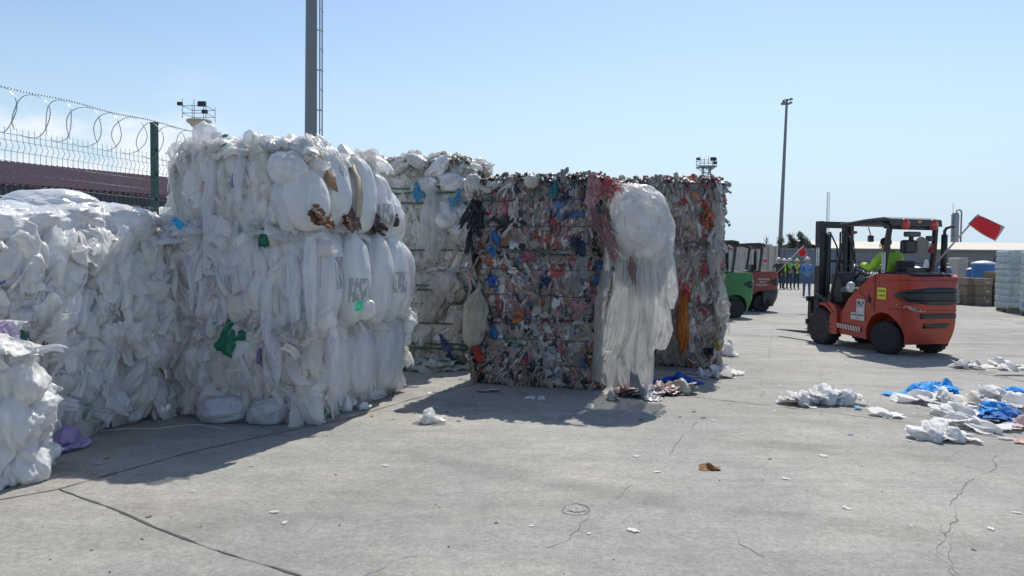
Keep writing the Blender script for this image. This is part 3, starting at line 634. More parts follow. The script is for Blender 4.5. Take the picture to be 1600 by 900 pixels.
for (px, py, rx, rz, c) in ((700, 335, .2, .24, (.78, .79, .79)), (720, 350, .16, .25, (.74, .75, .75)), (670, 290, .14, .14, (.78, .79, .78)), (705, 285, .17, .13, (.80, .80, .78)), (700, 450, .2, .22, (.52, .5, .47)), (680, 480, .14, .26, (.5, .47, .43)), (725, 500, .12, .18, (.5, .48, .45)), (620, 262, .18, .08, (.86, .84, .8)), (684, 262, .17, .09, (.88, .86, .82)), (652, 252, .15, .09, (.9, .88, .84))):
    q = onp(px, py, RP, EY); par = r1 if q.z < 1.47 else r2; bag_part(par.root, 'bag', q, rx, .10, rz, EZ + Vector(rng.normal(0, .3, 3)), np.clip(np.array(c) * 1.12, 0, .95), int(px), wr=.35, cr=1.9, mat=M_old, facing=EY, n=64, m=48)
a = onp(672, 295, RP - EY * .1, EY); drape_part(r2.root, 'hanging_film', [a, a - EZ * .5, a - EZ * 1.0 + EX * .05], [.06, .16, .2, .08], EX, -EY, (.8, .8, .8), 801, folds=3)
for px, py, c in ((655, 299, (.10, .45, .75)), (715, 312, (.15, .4, .6)), (697, 540, (.08, .14, .3)), (705, 562, (.07, .1, .2))):
    q = onp(px, py, RP - EY * .1, EY); scraps_part((r1 if q.z < 1.47 else r2).root, 'blue_scrap', [('strand' if j % 2 else 'loose', q + EX * rng.normal(0, .04) + EZ * rng.normal(0, .05), -EY + Vector(rng.normal(0, .3, 3)), EZ + EX * rng.normal(0, .5), .05, .08, .04, c) for j in range(4)], Mcol)

# --- mixed colour tower
MO = Vector((-.50, 9.80, 0)); g4 = 'compressed mixed colour film bales'
MM = [('tuck', .34), ('strand', .40), ('flap', .14), ('loose', .12)]
MS = [('strand', .62), ('tuck', .14), ('flap', .18), ('loose', .06)]
m_ = []
for i, (z0, h, lab, mix) in enumerate(((0, .87, 'bottom mixed colour film bale of the front coloured tower', MM), (.86, .87, 'middle mixed colour film bale of the front coloured tower', MM), (1.72, .89, 'top mixed colour film bale of the front tower, red film on its edge', MS))):
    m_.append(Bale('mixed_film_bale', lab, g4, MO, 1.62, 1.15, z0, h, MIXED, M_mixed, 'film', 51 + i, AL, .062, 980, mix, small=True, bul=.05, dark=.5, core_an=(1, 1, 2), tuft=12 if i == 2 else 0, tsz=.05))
for i, b in enumerate(m_):
    for k in (.28, .60): b.strap('z', k, off=.075, r=.005)
KO = Vector((1.45, 11.80, 0)); k_ = []
for i, (z0, h, lab) in enumerate(((0, .95, 'bottom mixed colour film bale of the rear coloured tower, orange film hanging on it'), (.94, .92, 'middle mixed colour film bale of the rear coloured tower'), (1.85, .95, 'top mixed colour film bale of the rear coloured tower by the light mast'))):
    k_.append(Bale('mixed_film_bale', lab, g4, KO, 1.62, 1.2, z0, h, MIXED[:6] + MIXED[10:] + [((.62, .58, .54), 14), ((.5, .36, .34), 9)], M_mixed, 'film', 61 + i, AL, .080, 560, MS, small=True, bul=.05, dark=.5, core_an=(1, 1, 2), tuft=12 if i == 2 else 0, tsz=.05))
def mp_(px, py, off=.1): return onp(px, py, MO - EY * off, EY)
def part_of(q, arr): return arr[0] if q.z < arr[1].z0 else (arr[1] if q.z < arr[2].z0 else arr[2])
MC = MO + EX * 1.62
# larger coloured pieces on the tower front
CS = [(880, 270, .05, .1, (.45, .46, .5), 'strand'), (832, 285, .09, .09, (.72, .68, .6), 'tuck'), (950, 282, .08, .06, (.66, .10, .12), 'strand'), (935, 295, .12, .15, (.62, .28, .33), 'strand'), (925, 300, .1, .2, (.65, .38, .42), 'strand'), (775, 372, .05, .08, (.05, .22, .62), 'tuck'), (768, 390, .05, .06, (.08, .3, .7), 'tuck'),
      (745, 490, .1, .22, (.46, .40, .30), 'strand'), (748, 552, .08, .09, (.60, .07, .05), 'tuck'), (770, 440, .07, .06, (.04, .15, .55), 'loose'), (735, 360, .06, .28, (.03, .035, .05), 'strand'), (745, 330, .07, .2, (.03, .035, .05), 'strand'), (738, 420, .05, .22, (.6, .5, .46), 'strand'), (812, 495, .06, .06, (.65, .22, .06), 'tuck'),
      (770, 520, .06, .06, (.05, .2, .5), 'tuck'), (855, 440, .07, .06, (.03, .05, .14), 'tuck'), (912, 400, .1, .26, (.50, .53, .56), 'flap'), (897, 440, .12, .14, (.5, .5, .5), 'flap'), (857, 560, .1, .12, (.5, .5, .5), 'tuck'), (800, 320, .07, .22, (.5, .46, .45), 'strand'), (770, 290, .14, .05, (.7, .68, .64), 'loose'),
      (735, 300, .06, .1, (.68, .65, .6), 'tuck'), (865, 300, .04, .12, (.05, .3, .33), 'strand'), (905, 380, .07, .14, (.03, .04, .08), 'tuck'), (942, 420, .07, .14, (.05, .13, .32), 'strand'), (825, 405, .08, .06, (.55, .15, .2), 'tuck'), (800, 345, .2, .05, (.04, .04, .05), 'tuck')]
for i, (px, py, sx, sy, c, kd) in enumerate(CS):
    q = mp_(px, py, .075); big = kd == 'flap'
    scraps_part(part_of(q, m_).root, 'film_scrap', [(kd if big or j == 0 else ['strand', 'loose', 'tuck'][j % 3], q + (Vector() if big else EX * rng.normal(0, sx * .5) + EZ * rng.normal(0, sy * .5)), -EY + EZ * .1 + Vector(rng.normal(0, .25, 3)), EZ + EX * rng.normal(0, .35), sx * (1 if big else .5), sy * (1 if big else rng.uniform(.4, .75)), .6 * min(sx, sy), np.array(c) * rng.uniform(.7, 1.1)) for j in range(1 if big else 6)], M_mixed if kd != 'flap' else M_sheer)
bag_part(m_[1].root, 'bag', mp_(742, 500, .1), .13, .1, .34, EZ + EX * .15, (.50, .47, .40), 71, wr=.3, mat=M_mixed, facing=EY)
bag_part(m_[2].root, 'bag', mp_(830, 284, .12), .075, .07, .08, EZ, (.75, .70, .62), 72, wr=.15, mat=M_mixed, facing=EY)
bag_part(m_[2].root, 'bag', mp_(740, 292, .0), .13, .1, .12, EX, (.72, .7, .66), 73, wr=.3, mat=M_mixed, facing=EY)
# red net film over the corner
Mnet = film('red_net', .3, alpha=.85, rough=.45, bump=.8, lines=.4)
for i, (x0, y0, x1, y1, w, c) in enumerate(((948, 280, 952, 318, .07, (.60, .14, .17)), (925, 325, 945, 385, .06, (.55, .30, .33)), (940, 335, 962, 410, .08, (.58, .27, .30)), (962, 282, 972, 306, .06, (.66, .10, .12)), (985, 400, 990, 445, .05, (.52, .33, .3)))):
    a, b = mp_(x0, y0, .12), mp_(x1, y1, .2); drape_part(part_of(a, m_).root, 'red_film', [a, a.lerp(b, .5) - EY * .03, b], [w * .7, w, w * .6], EX, -EY, c, 810 + i, folds=4, depth=.035, mat=Mnet)
# the large puffed sheet and the long sheer films hanging at the corner
top = m_[2].root
bl = onp(1003, 350, MC - EY * .05, EY * .9 - EX * .1)
bag_part(top, 'puffed_sheet', bl, .31, .25, .46, EZ + EX * -.55 + EY * .1, (.95, .95, .945), 91, wr=.2, cr=.85, knot=True, mat=film('puffed_film', .30, alpha=.92, rough=.3, bump=.9, grime=.12, stretch=(1, 1, 1)), facing=-EY, label='large puffed translucent sheet at the corner', n=90, m=70)
its = []
for i in range(46):
    v = Vector(rng.normal(0, 1, 3)); v.normalize()
    if v.y > .3: continue
    q = bl + Vector((v.x * .32, v.y * .26, v.z * .42)); s_ = rng.uniform(.10, .20)
    its.append((['tuckv', 'strand', 'tuck', 'loose'][i % 4], q - v * .03, v, Vector((-.3, 0, 1)) + Vector(rng.normal(0, .3, 3)), s_, s_ * 1.3, s_ * .28, np.array((.95, .95, .945)) * rng.uniform(.95, 1.02)))
scraps_part(top, 'crumpled_sheet', its, M_sheer)
DR = [(975, 395, 950, 606, .16, .74, .02), (1005, 400, 990, 572, .15, .76, .04), (1034, 375, 1026, 552, .15, .90, .05), (955, 345, 932, 590, .08, .58, .0), (990, 430, 976, 610, .08, .74, .0), (1012, 400, 1010, 606, .11, .78, .0), (1048, 370, 1046, 475, .06, .92, .03)]
for i, (x0, y0, x1, y1, w, c, d) in enumerate(DR):
    a = onp(x0, y0, MC - EY * (.09 + d), EY); b = onp(x1, y1, MC - EY * (.14 + d), EY); j = EX * rng.normal(0, .03); j2 = EX * rng.normal(0, .03)
    drape_part(top, 'hanging_sheet', [a, a.lerp(b, .25) - EY * .02 + j, a.lerp(b, .55) - EY * .03 + j2, a.lerp(b, .8) - j, b], [w * .8, w * .95, w * rng.uniform(.95, 1.25), w * rng.uniform(.9, 1.3), w * rng.uniform(.6, 1.0)], EX * .94 - EY * .3, -EY, np.array((c, c, c * .98)), 820 + i, folds=6 * w / .12, depth=.06)
# pieces on the rear coloured tower
def kp_(px, py, off=.1): return onp(px, py, KO - EY * off, EY)
for i, (px, py, sx, sy, c, kd) in enumerate(((1110, 345, .09, .12, (.62, .2, .1), 'tuck'), (1112, 378, .07, .2, (.62, .65, .68), 'strand'), (1115, 455, .09, .16, (.68, .6, .58), 'strand'), (1100, 420, .05, .08, (.5, .1, .12), 'tuck'), (1123, 510, .1, .22, (.66, .62, .54), 'strand'), (1122, 535, .05, .09, (.6, .5, .04), 'tuck'), (1085, 275, .07, .04, (.66, .22, .1), 'loose'), (1060, 275, .06, .05, (.8, .8, .78), 'loose'), (1045, 300, .07, .12, (.7, .68, .66), 'strand'), (1035, 300, .1, .16, (.55, .55, .55), 'strand'), (1123, 300, .06, .16, (.7, .7, .7), 'strand'), (1110, 548, .08, .08, (.04, .04, .05), 'tuck'))):
    q = kp_(px, py, .11); scraps_part(part_of(q, k_).root, 'film_scrap', [(kd if j == 0 else 'strand', q + EX * rng.normal(0, sx * .5) + EZ * rng.normal(0, sy * .5), -EY + EZ * .1 + Vector(rng.normal(0, .25, 3)), EZ + EX * rng.normal(0, .35), sx * .55, sy * .65, .5 * min(sx, sy), np.array(c) * rng.uniform(.7, 1.1)) for j in range(5)], M_mixed)
for (x0, y0, x1, y1, w) in ((1118, 300, 1124, 370, .1), (1114, 370, 1116, 430, .12), (1120, 430, 1132, 520, .13)):
    a, b = kp_(x0, y0, .05), kp_(x1, y1, .1); drape_part(part_of(b, k_).root, 'hanging_film', [a, a.lerp(b, .5), b], [w * .5, w, w * .6], EX, -EY, (.72, .71, .68), 840 + y0, folds=3)
a, b = kp_(1068, 462, .16), kp_(1066, 548, .18); drape_part(k_[0].root, 'orange_film', [a, a.lerp(b, .3), a.lerp(b, .7), b], [.05, .08, .1, .05], EX, -EY, (.62, .20, .03), 850, folds=3, depth=.06, mat=Mcol)

# ---------------------------------------------------------------- loose film on the ground
def heap(name, label, items, cat='film', group=None, mat=None):
    """items: (px, py, half width, half depth, height, colour, count)"""
    P = [G(a[0], a[1]) for a in items]; c = sum(P, Vector()) / len(P)
    fb = FB(); mat = mat or M_litter
    for (px, py, hw, hd, hh, col, n), p0 in zip(items, P):
        hh *= .85
        for _ in range(n):
            s_ = hw * rng.uniform(.45, .8) if n > 1 else hw
            far = 1.45 if rng.random() < .2 else 1; o = Vector((rng.normal(0, .38) * hw * far, rng.normal(0, .38) * hd * far, 0)) if n > 1 else Vector()
            p = p0 + o; p.z = hh * rng.uniform(.0, .45) * max(0, 1 - (o.length / max(hw, .01)) ** 2)
            fb.piece(TEMPL['loose'][rng.integers(12)], p, EZ + Vector(rng.normal(0, .22 if n > 1 else .03, 3)), Vector((rng.normal(), rng.normal(), 0)), s_, s_ * (rng.uniform(.6, 1) if n > 1 else hd / hw), hh * rng.uniform(.3, .65), np.clip(np.array(col) * rng.uniform(.92, 1.08), 0, .95))
        if n > 3:
            V, Fc, C, U = bag_arrays((p0.x, p0.y, hh * .3), hw * .75, hd * .9, hh * .5, (1, rng.normal(0, .3), .1), np.array(col), int(rng.integers(900)), .25, True, 40, 30, (0, 0, 1)); fb.add(V, Fc, C, U)
    for i in range(len(fb.V)): fb.V[i][:, 2] = np.maximum(fb.V[i][:, 2], .004 + .003 * rng.random())
    o = fb.build(name, mat); off = Vector((c.x, c.y, 0)); o.data.transform(Matrix.Translation(-off)); o.location = off
    return tag(o, label, cat, group)
W1, W2, W3 = (.92, .92, .92), (.84, .84, .84), (.76, .73, .68); BL = (.04, .40, .92)
heap('film_heap', 'rounded heap of crumpled white film lying alone on the ground', [(1255, 632, .20, .12, .16, W1, 9), (1290, 630, .24, .15, .22, W1, 12), (1322, 632, .15, .12, .20, W2, 6), (1340, 640, .05, .04, .05, (.4, .6, .8), 2)])
heap('film_sheet', 'small flat white sheet between the rounded heap and the long pile', [(1395, 651, .20, .10, .06, W1, 3)])
heap('plastic_bag', 'tied white bag in front of the long pile, nearest the camera', [(1455, 685, .24, .10, .15, W1, 5), (1490, 688, .16, .09, .14, W1, 5), (1508, 688, .06, .06, .08, (.45, .45, .46), 3)], 'bag')
heap('film_heap', 'long pile of flattened white and grey film at the right edge', [(1440, 628, .25, .12, .08, W1, 6), (1475, 632, .30, .15, .15, W2, 9), (1520, 640, .30, .15, .15, W3, 10), (1500, 650, .25, .1, .08, W1, 7), (1500, 664, .22, .09, .10, W2, 6), (1550, 648, .25, .15, .12, W1, 8), (1555, 625, .25, .12, .16, W1, 8), (1590, 640, .25, .15, .12, W1, 8), (1540, 672, .25, .07, .05, W1, 5), (1600, 668, .2, .1, .08, (.75, .62, .62), 4)])
for lab, it in (('crumpled bright blue sheet at the back left of the long pile', [(1425, 618, .28, .10, .10, BL, 5), (1460, 616, .28, .10, .15, BL, 8)]), ('bright blue sheet spread over the front of the long pile', [(1555, 650, .22, .12, .16, BL, 6), (1580, 660, .2, .12, .14, (.03, .2, .62), 5)]), ('bright blue sheet at the far right edge of the long pile', [(1590, 622, .28, .10, .12, BL, 6)]), ('tiny blue scrap lying alone behind the long pile', [(1466, 597, .05, .03, .03, (.1, .25, .45), 2)])):
    heap('blue_sheet', lab, it, 'film', 'blue sheets among the loose film')
heap('film_heap', 'low grey white film heap just behind the rear wheel of the red forklift', [(1505, 575, .22, .1, .10, W2, 7), (1528, 573, .18, .1, .05, W1, 4)])
heap('film_heap', 'scattered white film at the right edge beyond the blue sheets', [(1560, 570, .16, .1, .12, W1, 5), (1580, 578, .2, .1, .06, W1, 4), (1598, 572, .1, .1, .05, W3, 3)])
heap('rag', 'small white and orange scrap in front of the long pile', [(1590, 692, .1, .05, .04, (.75, .5, .4), 2), (1572, 687, .06, .03, .03, W1, 1)], 'film')
heap('plastic_bag', 'single small clear bag lying on sunlit concrete between the towers', [(670, 660, .13, .1, .14, W1, 5)], 'bag', mat=M_sheer)
heap('film_scrap', 'flat grey film scrap left in the coloured tower shadow', [(768, 612, .13, .08, .04, W2, 3)], 'film')
heap('film_scrap', 'pale film scrap right of centre in the coloured tower shadow', [(832, 624, .12, .05, .05, W2, 3)], 'film')
heap('rag_heap', 'heap of mixed coloured film at the foot of the coloured tower', [(975, 617, .15, .1, .12, (.4, .2, .2), 7), (1005, 620, .2, .12, .14, (.35, .36, .4), 10), (1030, 616, .2, .12, .14, (.55, .4, .38), 9), (1065, 614, .22, .12, .15, (.6, .56, .48), 9), (955, 625, .1, .08, .1, (.6, .6, .6), 4)], 'film', mat=M_mixed)
heap('blue_sheet', 'deep blue sheet at the foot of the rear coloured tower', [(1062, 601, .24, .12, .14, (.02, .12, .6), 6)], 'film', 'blue sheets among the loose film')
heap('film_heap', 'low white film strip lying right of the deep blue sheet', [(1095, 588, .22, .1, .08, W2, 6), (1130, 585, .2, .12, .1, W1, 7), (1120, 590, .2, .1, .06, W3, 4)])
heap('film_heap', 'white film beside the rear coloured tower toward the green forklift', [(1137, 556, .16, .2, .14, W1, 7), (1140, 545, .12, .15, .12, W2, 4)])
heap('film_bolster', 'long pale sack lying at the foot of the rear white stack', [(640, 577, .25, .14, .16, (.62, .68, .66), 7), (680, 577, .28, .16, .24, (.6, .67, .64), 9)], 'sack')
for lab, (px, py, rx, rz, ry, sd2, up) in (('round grey white bag at the foot of the near tower', (350, 652, .17, .24, .13, 5, (1, .1, .1))), ('pale bag right of the round one at the tower foot', (418, 655, .14, .19, .13, 6, (1, 0, .3)))):
    r_ = empty('plastic_bag', G(px, py + 10), lab, 'bag', 'bags at the foot of the near tower'); q = G(px, py + 6); q.z = ry * .85; bag_part(r_, 'film', q, ry, rx, rz, up, (.70, .73, .76), sd2, wr=.14, n=60, m=44, facing=(0, -1, 0))
for lab, (px, py, s_) in (('bright crumpled bag at the right foot of the near tower', (590, 622, .13)), ('small white knot of film right of the tower corner', (568, 640, .06)), ('white bag against the far right foot of the near tower', (612, 607, .12)), ('flat pale film at the tower foot left of the bright crumpled bag', (535, 640, .15))):
    heap('plastic_bag', lab, [(px, py, s_ * 1.3, s_, s_ * 1.2, W1, 5)], 'bag', 'bags at the foot of the near tower')
heap('lilac_sheet', 'lilac film sheet on the ground beside the nearest bale', [(105, 700, .16, .14, .14, (.52, .40, .72), 5), (90, 690, .12, .1, .2, (.5, .38, .68), 3)], 'film', mat=Mcol)
heap('film_scrap', 'brown dried scrap lying alone on the open concrete', [(1108, 733, .07, .04, .035, (.30, .14, .05), 4)], 'scrap', mat=simple('dry_scrap', (.28, .13, .05), .8, var=.4))
cord = empty('rope', G(200, 668), 'thin pale rope lying on the ground before the left stack', 'rope')
MB().tube([G(x, y) + EZ * .006 for x, y in ((120, 672), (160, 674), (200, 670), (240, 671), (280, 666), (310, 664), (335, 668), (352, 671))], .004, 5).build('strand', simple('pale_cord', (.6, .6, .6), .6), cord)

fb = FB()
for i in range(150):
    if rng.random() < .6: px, py = rng.uniform(560, 1180), rng.uniform(590, 660)
    elif rng.random() < .5: px, py = rng.uniform(1150, 1600), rng.uniform(580, 720)
    else: px, py = rng.uniform(120, 1600), rng.uniform(620, 860)
    p = G(px, py); s_ = rng.uniform(.008, .035) * (1.4 if rng.random() < .1 else 1); c = [(.8, .8, .79), (.55, .53, .48), (.25, .23, .2), (.1, .2, .5), (.5, .2, .15)][rng.choice(5, p=[.5, .25, .17, .04, .04])]
    fb.piece(TSMALL['loose'][rng.integers(8)], p, EZ + Vector(rng.normal(0, .1, 3)), Vector((rng.normal(), rng.normal(), 0)), s_, s_ * .6, s_ * .35, c)
for i in range(len(fb.V)): fb.V[i][:, 2] = np.maximum(fb.V[i][:, 2], .004 + .002 * rng.random())
o = fb.build('litter_crumbs', M_litter); tag(o, 'tiny torn film crumbs strewn over the concrete', 'litter', None, 'stuff')
# ---------------------------------------------------------------- ground
def ground_material():
    m, nt, o = newmat('concrete'); L = nt.links.new; p = N(nt, 'ShaderNodeBsdfPrincipled'); tc = N(nt, 'ShaderNodeTexCoord')
    def noise(sc, det, rough=.6, stretch=None, rot=0, dist=0):
        v = tc.outputs['Object']
        if stretch:
            mp = N(nt, 'ShaderNodeMapping'); mp.inputs['Scale'].default_value = stretch; mp.inputs['Rotation'].default_value = (0, 0, rot); L(v, mp.inputs[0]); v = mp.outputs[0]
        n = N(nt, 'ShaderNodeTexNoise'); n.inputs['Scale'].default_value = sc; n.inputs['Detail'].default_value = det; n.inputs['Roughness'].default_value = rough; n.inputs['Distortion'].default_value = dist; L(v, n.inputs['Vector']); return n.outputs['Fac']
    big = mapr(nt, noise(.22, 6), .36, .64, .86, 1.10, False)
    mid = mapr(nt, noise(1.5, 12, .78, (1, 1.4, 1), .3), .3, .7, .85, 1.13, False)
    sw = mapr(nt, noise(.8, 8, .75, (.25, 2.6, 1), -.5, 1.0), .35, .65, .92, 1.07, False)     # sweeping marks
    sw2 = mapr(nt, noise(.6, 8, .75, (.3, 3.0, 1), .7, 1.5), .35, .65, .94, 1.05, False)
    fine = math_(nt, 'MULTIPLY', mapr(nt, noise(95, 3, .8), .25, .75, .74, 1.26, False), mapr(nt, noise(22, 8, .85), .3, .7, .80, 1.18, False))
    spk = mapr(nt, noise(26, 8, .8), .60, .72, 1.0, .72)
    st = mapr(nt, noise(.9, 12, .72, None, 0, .6), .56, .70, 1.0, .85)
    v = big
    m5 = mapr(nt, noise(5.5, 10, .82), .32, .68, .84, 1.16, False); m6 = mapr(nt, noise(42, 3, .6, (1, .7, 1), .2), .3, .7, .90, 1.10, False); lt = mapr(nt, noise(2.2, 9, .8, (.5, 1.6, 1), -.4), .60, .74, 1.0, 1.22)
    for x in (mid, sw, sw2, fine, spk, st, m5, m6, lt): v = math_(nt, 'MULTIPLY', v, x)
    # broad worn tyre arcs
    wv = N(nt, 'ShaderNodeTexWave', wave_type='RINGS', rings_direction='Z'); wm = N(nt, 'ShaderNodeMapping'); wm.inputs['Location'].default_value = (-9, -22, 0); L(tc.outputs['Object'], wm.inputs[0]); L(wm.outputs[0], wv.inputs['Vector'])
    wv.inputs['Scale'].default_value = .16; wv.inputs['Distortion'].default_value = 1.5; wv.inputs['Detail'].default_value = 4; wv.inputs['Detail Scale'].default_value = .6
    tm = math_(nt, 'MULTIPLY', mapr(nt, wv.outputs['Fac'], .86, 1.0), mapr(nt, noise(1.1, 6), .4, .62)); v = math_(nt, 'MULTIPLY', v, mapr(nt, tm, 0, 1, 1, .83))
    cr = N(nt, 'ShaderNodeMix', data_type='RGBA'); L(mapr(nt, noise(.5, 7), .38, .64), cr.inputs[0]); cr.inputs[6].default_value = (.300, .296, .278, 1); cr.inputs[7].default_value = (.348, .333, .302, 1)
    mx = N(nt, 'ShaderNodeMix', data_type='RGBA', blend_type='MULTIPLY'); mx.inputs[0].default_value = 1; L(cr.outputs[2], mx.inputs[6]); L(v, mx.inputs[7])
    L(mx.outputs[2], p.inputs['Base Color']); p.inputs['Roughness'].default_value = .88; p.inputs['Specular IOR Level'].default_value = .3
    b = N(nt, 'ShaderNodeBump'); b.inputs['Strength'].default_value = .8; b.inputs['Distance'].default_value = .008; L(math_(nt, 'ADD', noise(55, 6, .75), math_(nt, 'MULTIPLY', noise(7, 8, .7), 1.5)), b.inputs['Height']); L(b.outputs[0], p.inputs['Normal'])
    L(p.outputs[0], o.inputs[0]); return m
gm = MB(); S_ = 1500; gm.add([(-S_, -60, 0), (S_, -60, 0), (S_, S_, 0), (-S_, S_, 0)], [(0, 1, 2, 3)]); ground = gm.build('ground', ground_material()); ground['kind'] = 'structure'
Mjoint = simple('joint_dark', (.085, .08, .072), .9, var=.45, scale=9); Mcrack = simple('crack_dark', (.15, .148, .14), .9, var=.4, scale=9)
def ribbon(name, px, wd, amp, mat, z=.003, step=.04, seed=0, brk=0):
    pts = [G(*p) for p in px]; P = []
    for a, b in zip(pts, pts[1:]):
        n = max(2, int((b - a).length / step))
        P += [a.lerp(b, i / n) for i in range(n)]
    P.append(pts[-1]); A = np.array([tuple(p) for p in P]); k = len(A)
    T = np.gradient(A, axis=0); T /= np.linalg.norm(T, axis=1)[:, None] + 1e-9; Nn = np.stack([-T[:, 1], T[:, 0], T[:, 2] * 0], 1)
    s = np.cumsum(np.r_[0, np.linalg.norm(np.diff(A, axis=0), axis=1)])
    off = amp * (pn(np.stack([s * 2.2, s * 0 + seed, s * 0], 1), seed) + .5 * pn(np.stack([s * 8, s * 0 + seed, s * 0], 1), seed + 1))
    w = wd * (.25 + np.clip(.7 + 1.8 * pn(np.stack([s * 6, s * 0, s * 0 + seed], 1), seed + 2), .12, 2.2)) / 2
    Pm = A + Nn * off[:, None]; a, b = Pm + Nn * w[:, None], Pm - Nn * w[:, None]; a[:, 2] = b[:, 2] = z
    show = np.ones(k, bool) if not brk else pn(np.stack([s * 3, s * 0, s * 0], 1), seed + 4) > -.25
    mb = MB(); vs = [tuple(x) for q in zip(a, b) for x in q]; mb.add(vs, [(2 * i, 2 * i + 1, 2 * i + 3, 2 * i + 2) for i in range(k - 1) if show[i]])
    return mb.build(name, mat, ground)
ribbon('expansion_joint', [(-60, 790), (0, 781), (90, 765), (300, 706), (420, 680), (540, 655), (640, 625), (760, 596)], .014, .004, Mjoint, .003, seed=1)
ribbon('expansion_joint', [(90, 764), (175, 795), (250, 828), (330, 857), (470, 900), (560, 930)], .011, .010, Mjoint, .004, seed=2)
ribbon('expansion_joint', [(1086, 621), (1220, 636), (1400, 658), (1600, 690), (1720, 712)], .012, .003, Mjoint, .003, seed=3)
ribbon('expansion_joint', [(1490, 577), (1530, 583), (1620, 600)], .02, .002, Mjoint, .003, seed=4)
for i, (pp, w) in enumerate((([(1192, 572), (1188, 590), (1192, 612), (1190, 622)], .014), ([(1215, 500), (1205, 520), (1200, 560)], .010), ([(1090, 660), (1062, 690), (1040, 715)], .010), ([(1005, 735), (985, 760), (962, 780)], .010), ([(915, 800), (880, 845), (845, 862), (815, 885), (800, 900)], .009),
                             ([(1560, 712), (1550, 735), (1510, 760), (1490, 790), (1492, 815), (1480, 835), (1492, 860), (1500, 905)], .012), ([(1495, 905), (1470, 860), (1472, 820)], .006), ([(1290, 570), (1283, 600), (1280, 640)], .006), ([(1200, 870), (1160, 850), (1150, 830)], .006), ([(560, 905), (640, 870), (690, 872)], .005))):
    ribbon('crack', pp, w * .55, .06, Mcrack, .002, .02, 20 + i, 1)
ribbon('patch_edge', [(878, 798), (884, 790), (900, 787), (915, 791), (921, 798), (912, 804), (895, 805), (880, 801), (878, 797)], .006, .012, Mcrack, .003, .02, 40, 1)
mb = MB(); c_ = G(900, 797); n_ = 26; mb.add([c_ + EZ * .004] + [c_ + EZ * .004 + Vector((math.cos(i * 6.2832 / n_) * .062 * rng.uniform(.7, 1.2), math.sin(i * 6.2832 / n_) * .05 * rng.uniform(.7, 1.2), 0)) for i in range(n_)], [(0, i + 1, (i + 1) % n_ + 1) for i in range(n_)]); mb.build('patch', simple('patch', (.30, .295, .28), .95, var=.6, scale=45, bump=1, bscale=60), ground)
# small stones and crumbs
mb = MB()
for _ in range(170):
    d = rng.uniform(3.5, 22); x = rng.uniform(-.62, .66) * d; s_ = rng.uniform(.003, .011)
    a = Vector((x, d, 0)); n = 6; vs = [a + Vector((math.cos(t * 6.28 / n) * s_ * rng.uniform(.5, 1.3), math.sin(t * 6.28 / n) * s_ * rng.uniform(.5, 1.3), 0)) for t in range(n)] + [a + Vector((0, 0, s_ * .8))]
    mb.add(vs, [(i, (i + 1) % n, n) for i in range(n)])
o = mb.build('grit', simple('grit', (.12, .10, .08), .9, var=.5, scale=3)); tag(o, 'dark grit and crumbs scattered over the concrete', 'grit', None, 'stuff')

# ---------------------------------------------------------------- fence with razor coil
Mgal = simple('galvanised', (.16, .18, .19), .45, .6); Mgreen = simple('post_green', (.02, .075, .068), .4); Mrazor = simple('razor_wire', (.25, .27, .28), .4, .8)
fence = empty('mesh_fence', (-6.2, 11, 0), 'green post mesh fence topped with coiled razor wire', 'fence')
f0 = Vector((-7.08, 8.3, 0)); fd = Vector((.9, 3.0, 0)).normalized(); fn = Vector((fd.y, -fd.x, 0))
FH = 3.20
def fp(s, z, o=0): return f0 + fd * s + fn * o + EZ * z
LEN = 8.0
def prof(z):
    for zc in (.6, 1.5, 2.35, 3.0):
        if abs(z - zc) < .07: return .04 * (1 - abs(z - zc) / .07)
    return 0.0
mb = MB(); s = 0.0
zz = [0, .53, .6, .67, 1.43, 1.5, 1.57, 2.28, 2.35, 2.42, 2.93, 3.0, 3.07, FH + .04]
while s < LEN: mb.tube([fp(s, z, prof(z)) for z in zz], .0032, 4); s += .088
mb.build('mesh_panel', Mgal, fence)
mb = MB()
for z in (.2, .4, .6, .8, 1.0, 1.2, 1.5, 1.7, 1.95, 2.2, 2.35, 2.5, 2.65, 2.8, 2.93, 3.07, 3.15): mb.tube([fp(0, z, prof(z) + .007), fp(LEN, z, prof(z) + .007)], .0035, 4)
mb.build('line_wire', Mgal, fence)
sp = (onp(243, 250, f0, fn) - f0).dot(fd)
for s in (sp - 3.3, sp, sp + 3.0):
    if s < -.3: continue
    mb = MB(); mb.box(fp(s, 1.86, -.02), (.09, .09, 3.72), Matrix.Rotation(R(-16.7), 3, 'Z')); mb.box(fp(s, 3.73, -.02), (.10, .10, .03), Matrix.Rotation(R(-16.7), 3, 'Z'))
    for z in (.4, 1.1, 1.8, 2.5, 2.9, 3.3): mb.box(fp(s, z, .035), (.03, .02, .05), Matrix.Rotation(R(-16.7), 3, 'Z'))
    mb.build('post', Mgreen, fence, .004)
mb = MB(); bb = MB(); rad = .285; zc = 3.44; step = .43
for k in range(int(LEN / step)):
    s0 = k * step; n = 40; ring = []
    for i in range(n):
        a_ = 2 * math.pi * i / n; ring.append(fp(s0 + step * .5 * math.sin(a_) * (1 if k % 2 else -1) * .18 + .02 * math.sin(a_ * 3 + k), zc + rad * math.cos(a_) + .01 * math.sin(k * 2.3), rad * math.sin(a_)))
    mb.tube(ring, .0042, 4, closed=True)
    for i in range(n):
        p = ring[i]; d = (ring[(i + 1) % n] - p).normalized(); o_ = fd * .016
        bb.add([p - d * .016 - o_, p + d * .002, p - d * .016 + o_, p + d * .016 - o_, p + d * .016 + o_], [(0, 1, 2), (1, 3, 4)])
mb.tube([fp(s * .25, 3.74 - .012 * math.sin(s), .02) for s in range(int(LEN * 4))], .003, 4)
